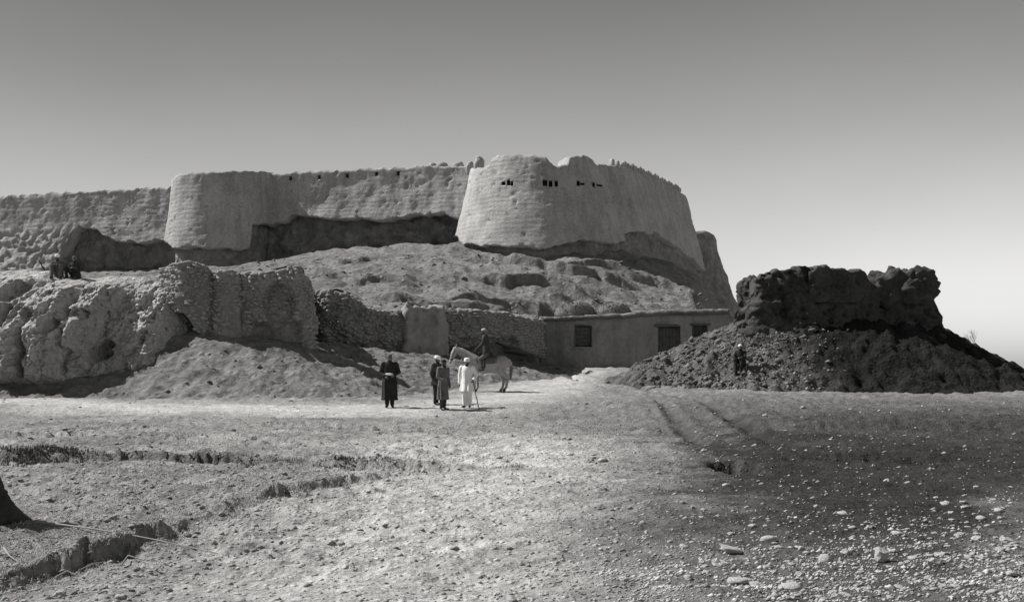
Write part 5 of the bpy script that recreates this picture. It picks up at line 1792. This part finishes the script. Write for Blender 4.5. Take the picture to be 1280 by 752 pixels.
for j in range(nt_ - 1):
    for i in range(ns_):
        i2 = (i + 1) % ns_
        Fc.append((j * ns_ + i, j * ns_ + i2, (j + 1) * ns_ + i2, (j + 1) * ns_ + i))
o = mesh_obj('trunk', V, Fc, 'bark'); o.parent = st
top = [V[(nt_ - 1) * ns_ + i] for i in range(ns_)]
o = mesh_obj('cut_top', top + [(.02, 0, Hs - .02)], [(i, (i + 1) % ns_, ns_) for i in range(ns_)], 'wood'); o.parent = st


def lie(px, py, up):
    x, y = gxy(px, py)
    return (x, y, gz(x, y) + up)


def bent_stick(name, pts, r0, r1, label, cat, group=None, material='twig'):
    b = Blob()
    n = len(pts)
    b.limb(pts, [r0 + (r1 - r0) * i / (n - 1) for i in range(n)], 7)
    return tag(mesh_obj(name, b.v, b.f, material), label, cat, group)


bent_stick('fallen_stick', [tuple(np.array(lie(46, 668, .02)) * (1 - t) + np.array(lie(272, 692, .015)) * t + np.array((0, 0, .03 * math.sin(math.pi * t)))) for t in np.linspace(0, 1, 7)], .010, .005, 'long thin pale stick lying across the left ditch', 'stick')
for lab, pts in (('longest dry twig, slanting up out of the left foreground ditch', ((90, 712), (115, 703), (142, 695))),
                 ('bent dry twig at the left edge of the photo, below the stump', ((5, 705), (12, 713), (24, 716))),
                 ('short crooked twig in the ditch under the long fallen stick', ((152, 702), (160, 697), (178, 698))),
                 ('short twig lying flat at the lower end of the ditch', ((70, 716), (84, 713), (98, 715))),
                 ('dry twig on the pale track below the end of the fallen stick', ((196, 714), (206, 709), (214, 708))),
                 ('dry twig at the upper end of the ditch, above the fallen stick', ((190, 678), (205, 680), (222, 672)))):
    bent_stick('twig', [lie(p[0], p[1], .02 + .03 * (i == 1)) for i, p in enumerate(pts)], .009, .004, lab, 'twig', 'dry twigs in the ditch')

shx, shy = pix(1216, 0, 53.2)[0], 53.2
shrub = thing('bare_shrub', (shx, shy, mz(shx, shy)), 'leafless wispy shrub on the right slope of the mound', 'shrub')
rs = random.Random(9)
stems, twigs = Blob(), Blob()


def branch(p, d, L, r, depth, bl):
    q = p + d * L
    m = p.lerp(q, .5) + Vector((rs.uniform(-1, 1), rs.uniform(-1, 1), rs.uniform(-1, 1))) * L * .08
    (stems if depth < 1 else twigs).limb([p, m, q], [r, r * .8, r * .6], 5)
    if depth < 4:
        for k in range(3 if depth else 2):
            nd = (d + Vector((rs.uniform(-1, 1), rs.uniform(-1, 1), rs.uniform(-.2, .7))) * .75).normalized()
            branch(p.lerp(q, rs.uniform(.45, 1)), nd, L * rs.uniform(.55, .8), r * .55, depth + 1, bl)


for k in range(5):
    d = Vector((rs.uniform(-.7, .5), rs.uniform(-.5, .5), 1)).normalized()
    branch(Vector((rs.uniform(-.1, .35), rs.uniform(-.1, .1), -.05)), d, rs.uniform(.28, .42), .012, 0, None)
o = mesh_obj('stem', stems.v, stems.f, 'twig'); o.parent = shrub
o = mesh_obj('twigs', twigs.v, twigs.f, 'twig'); o.parent = shrub
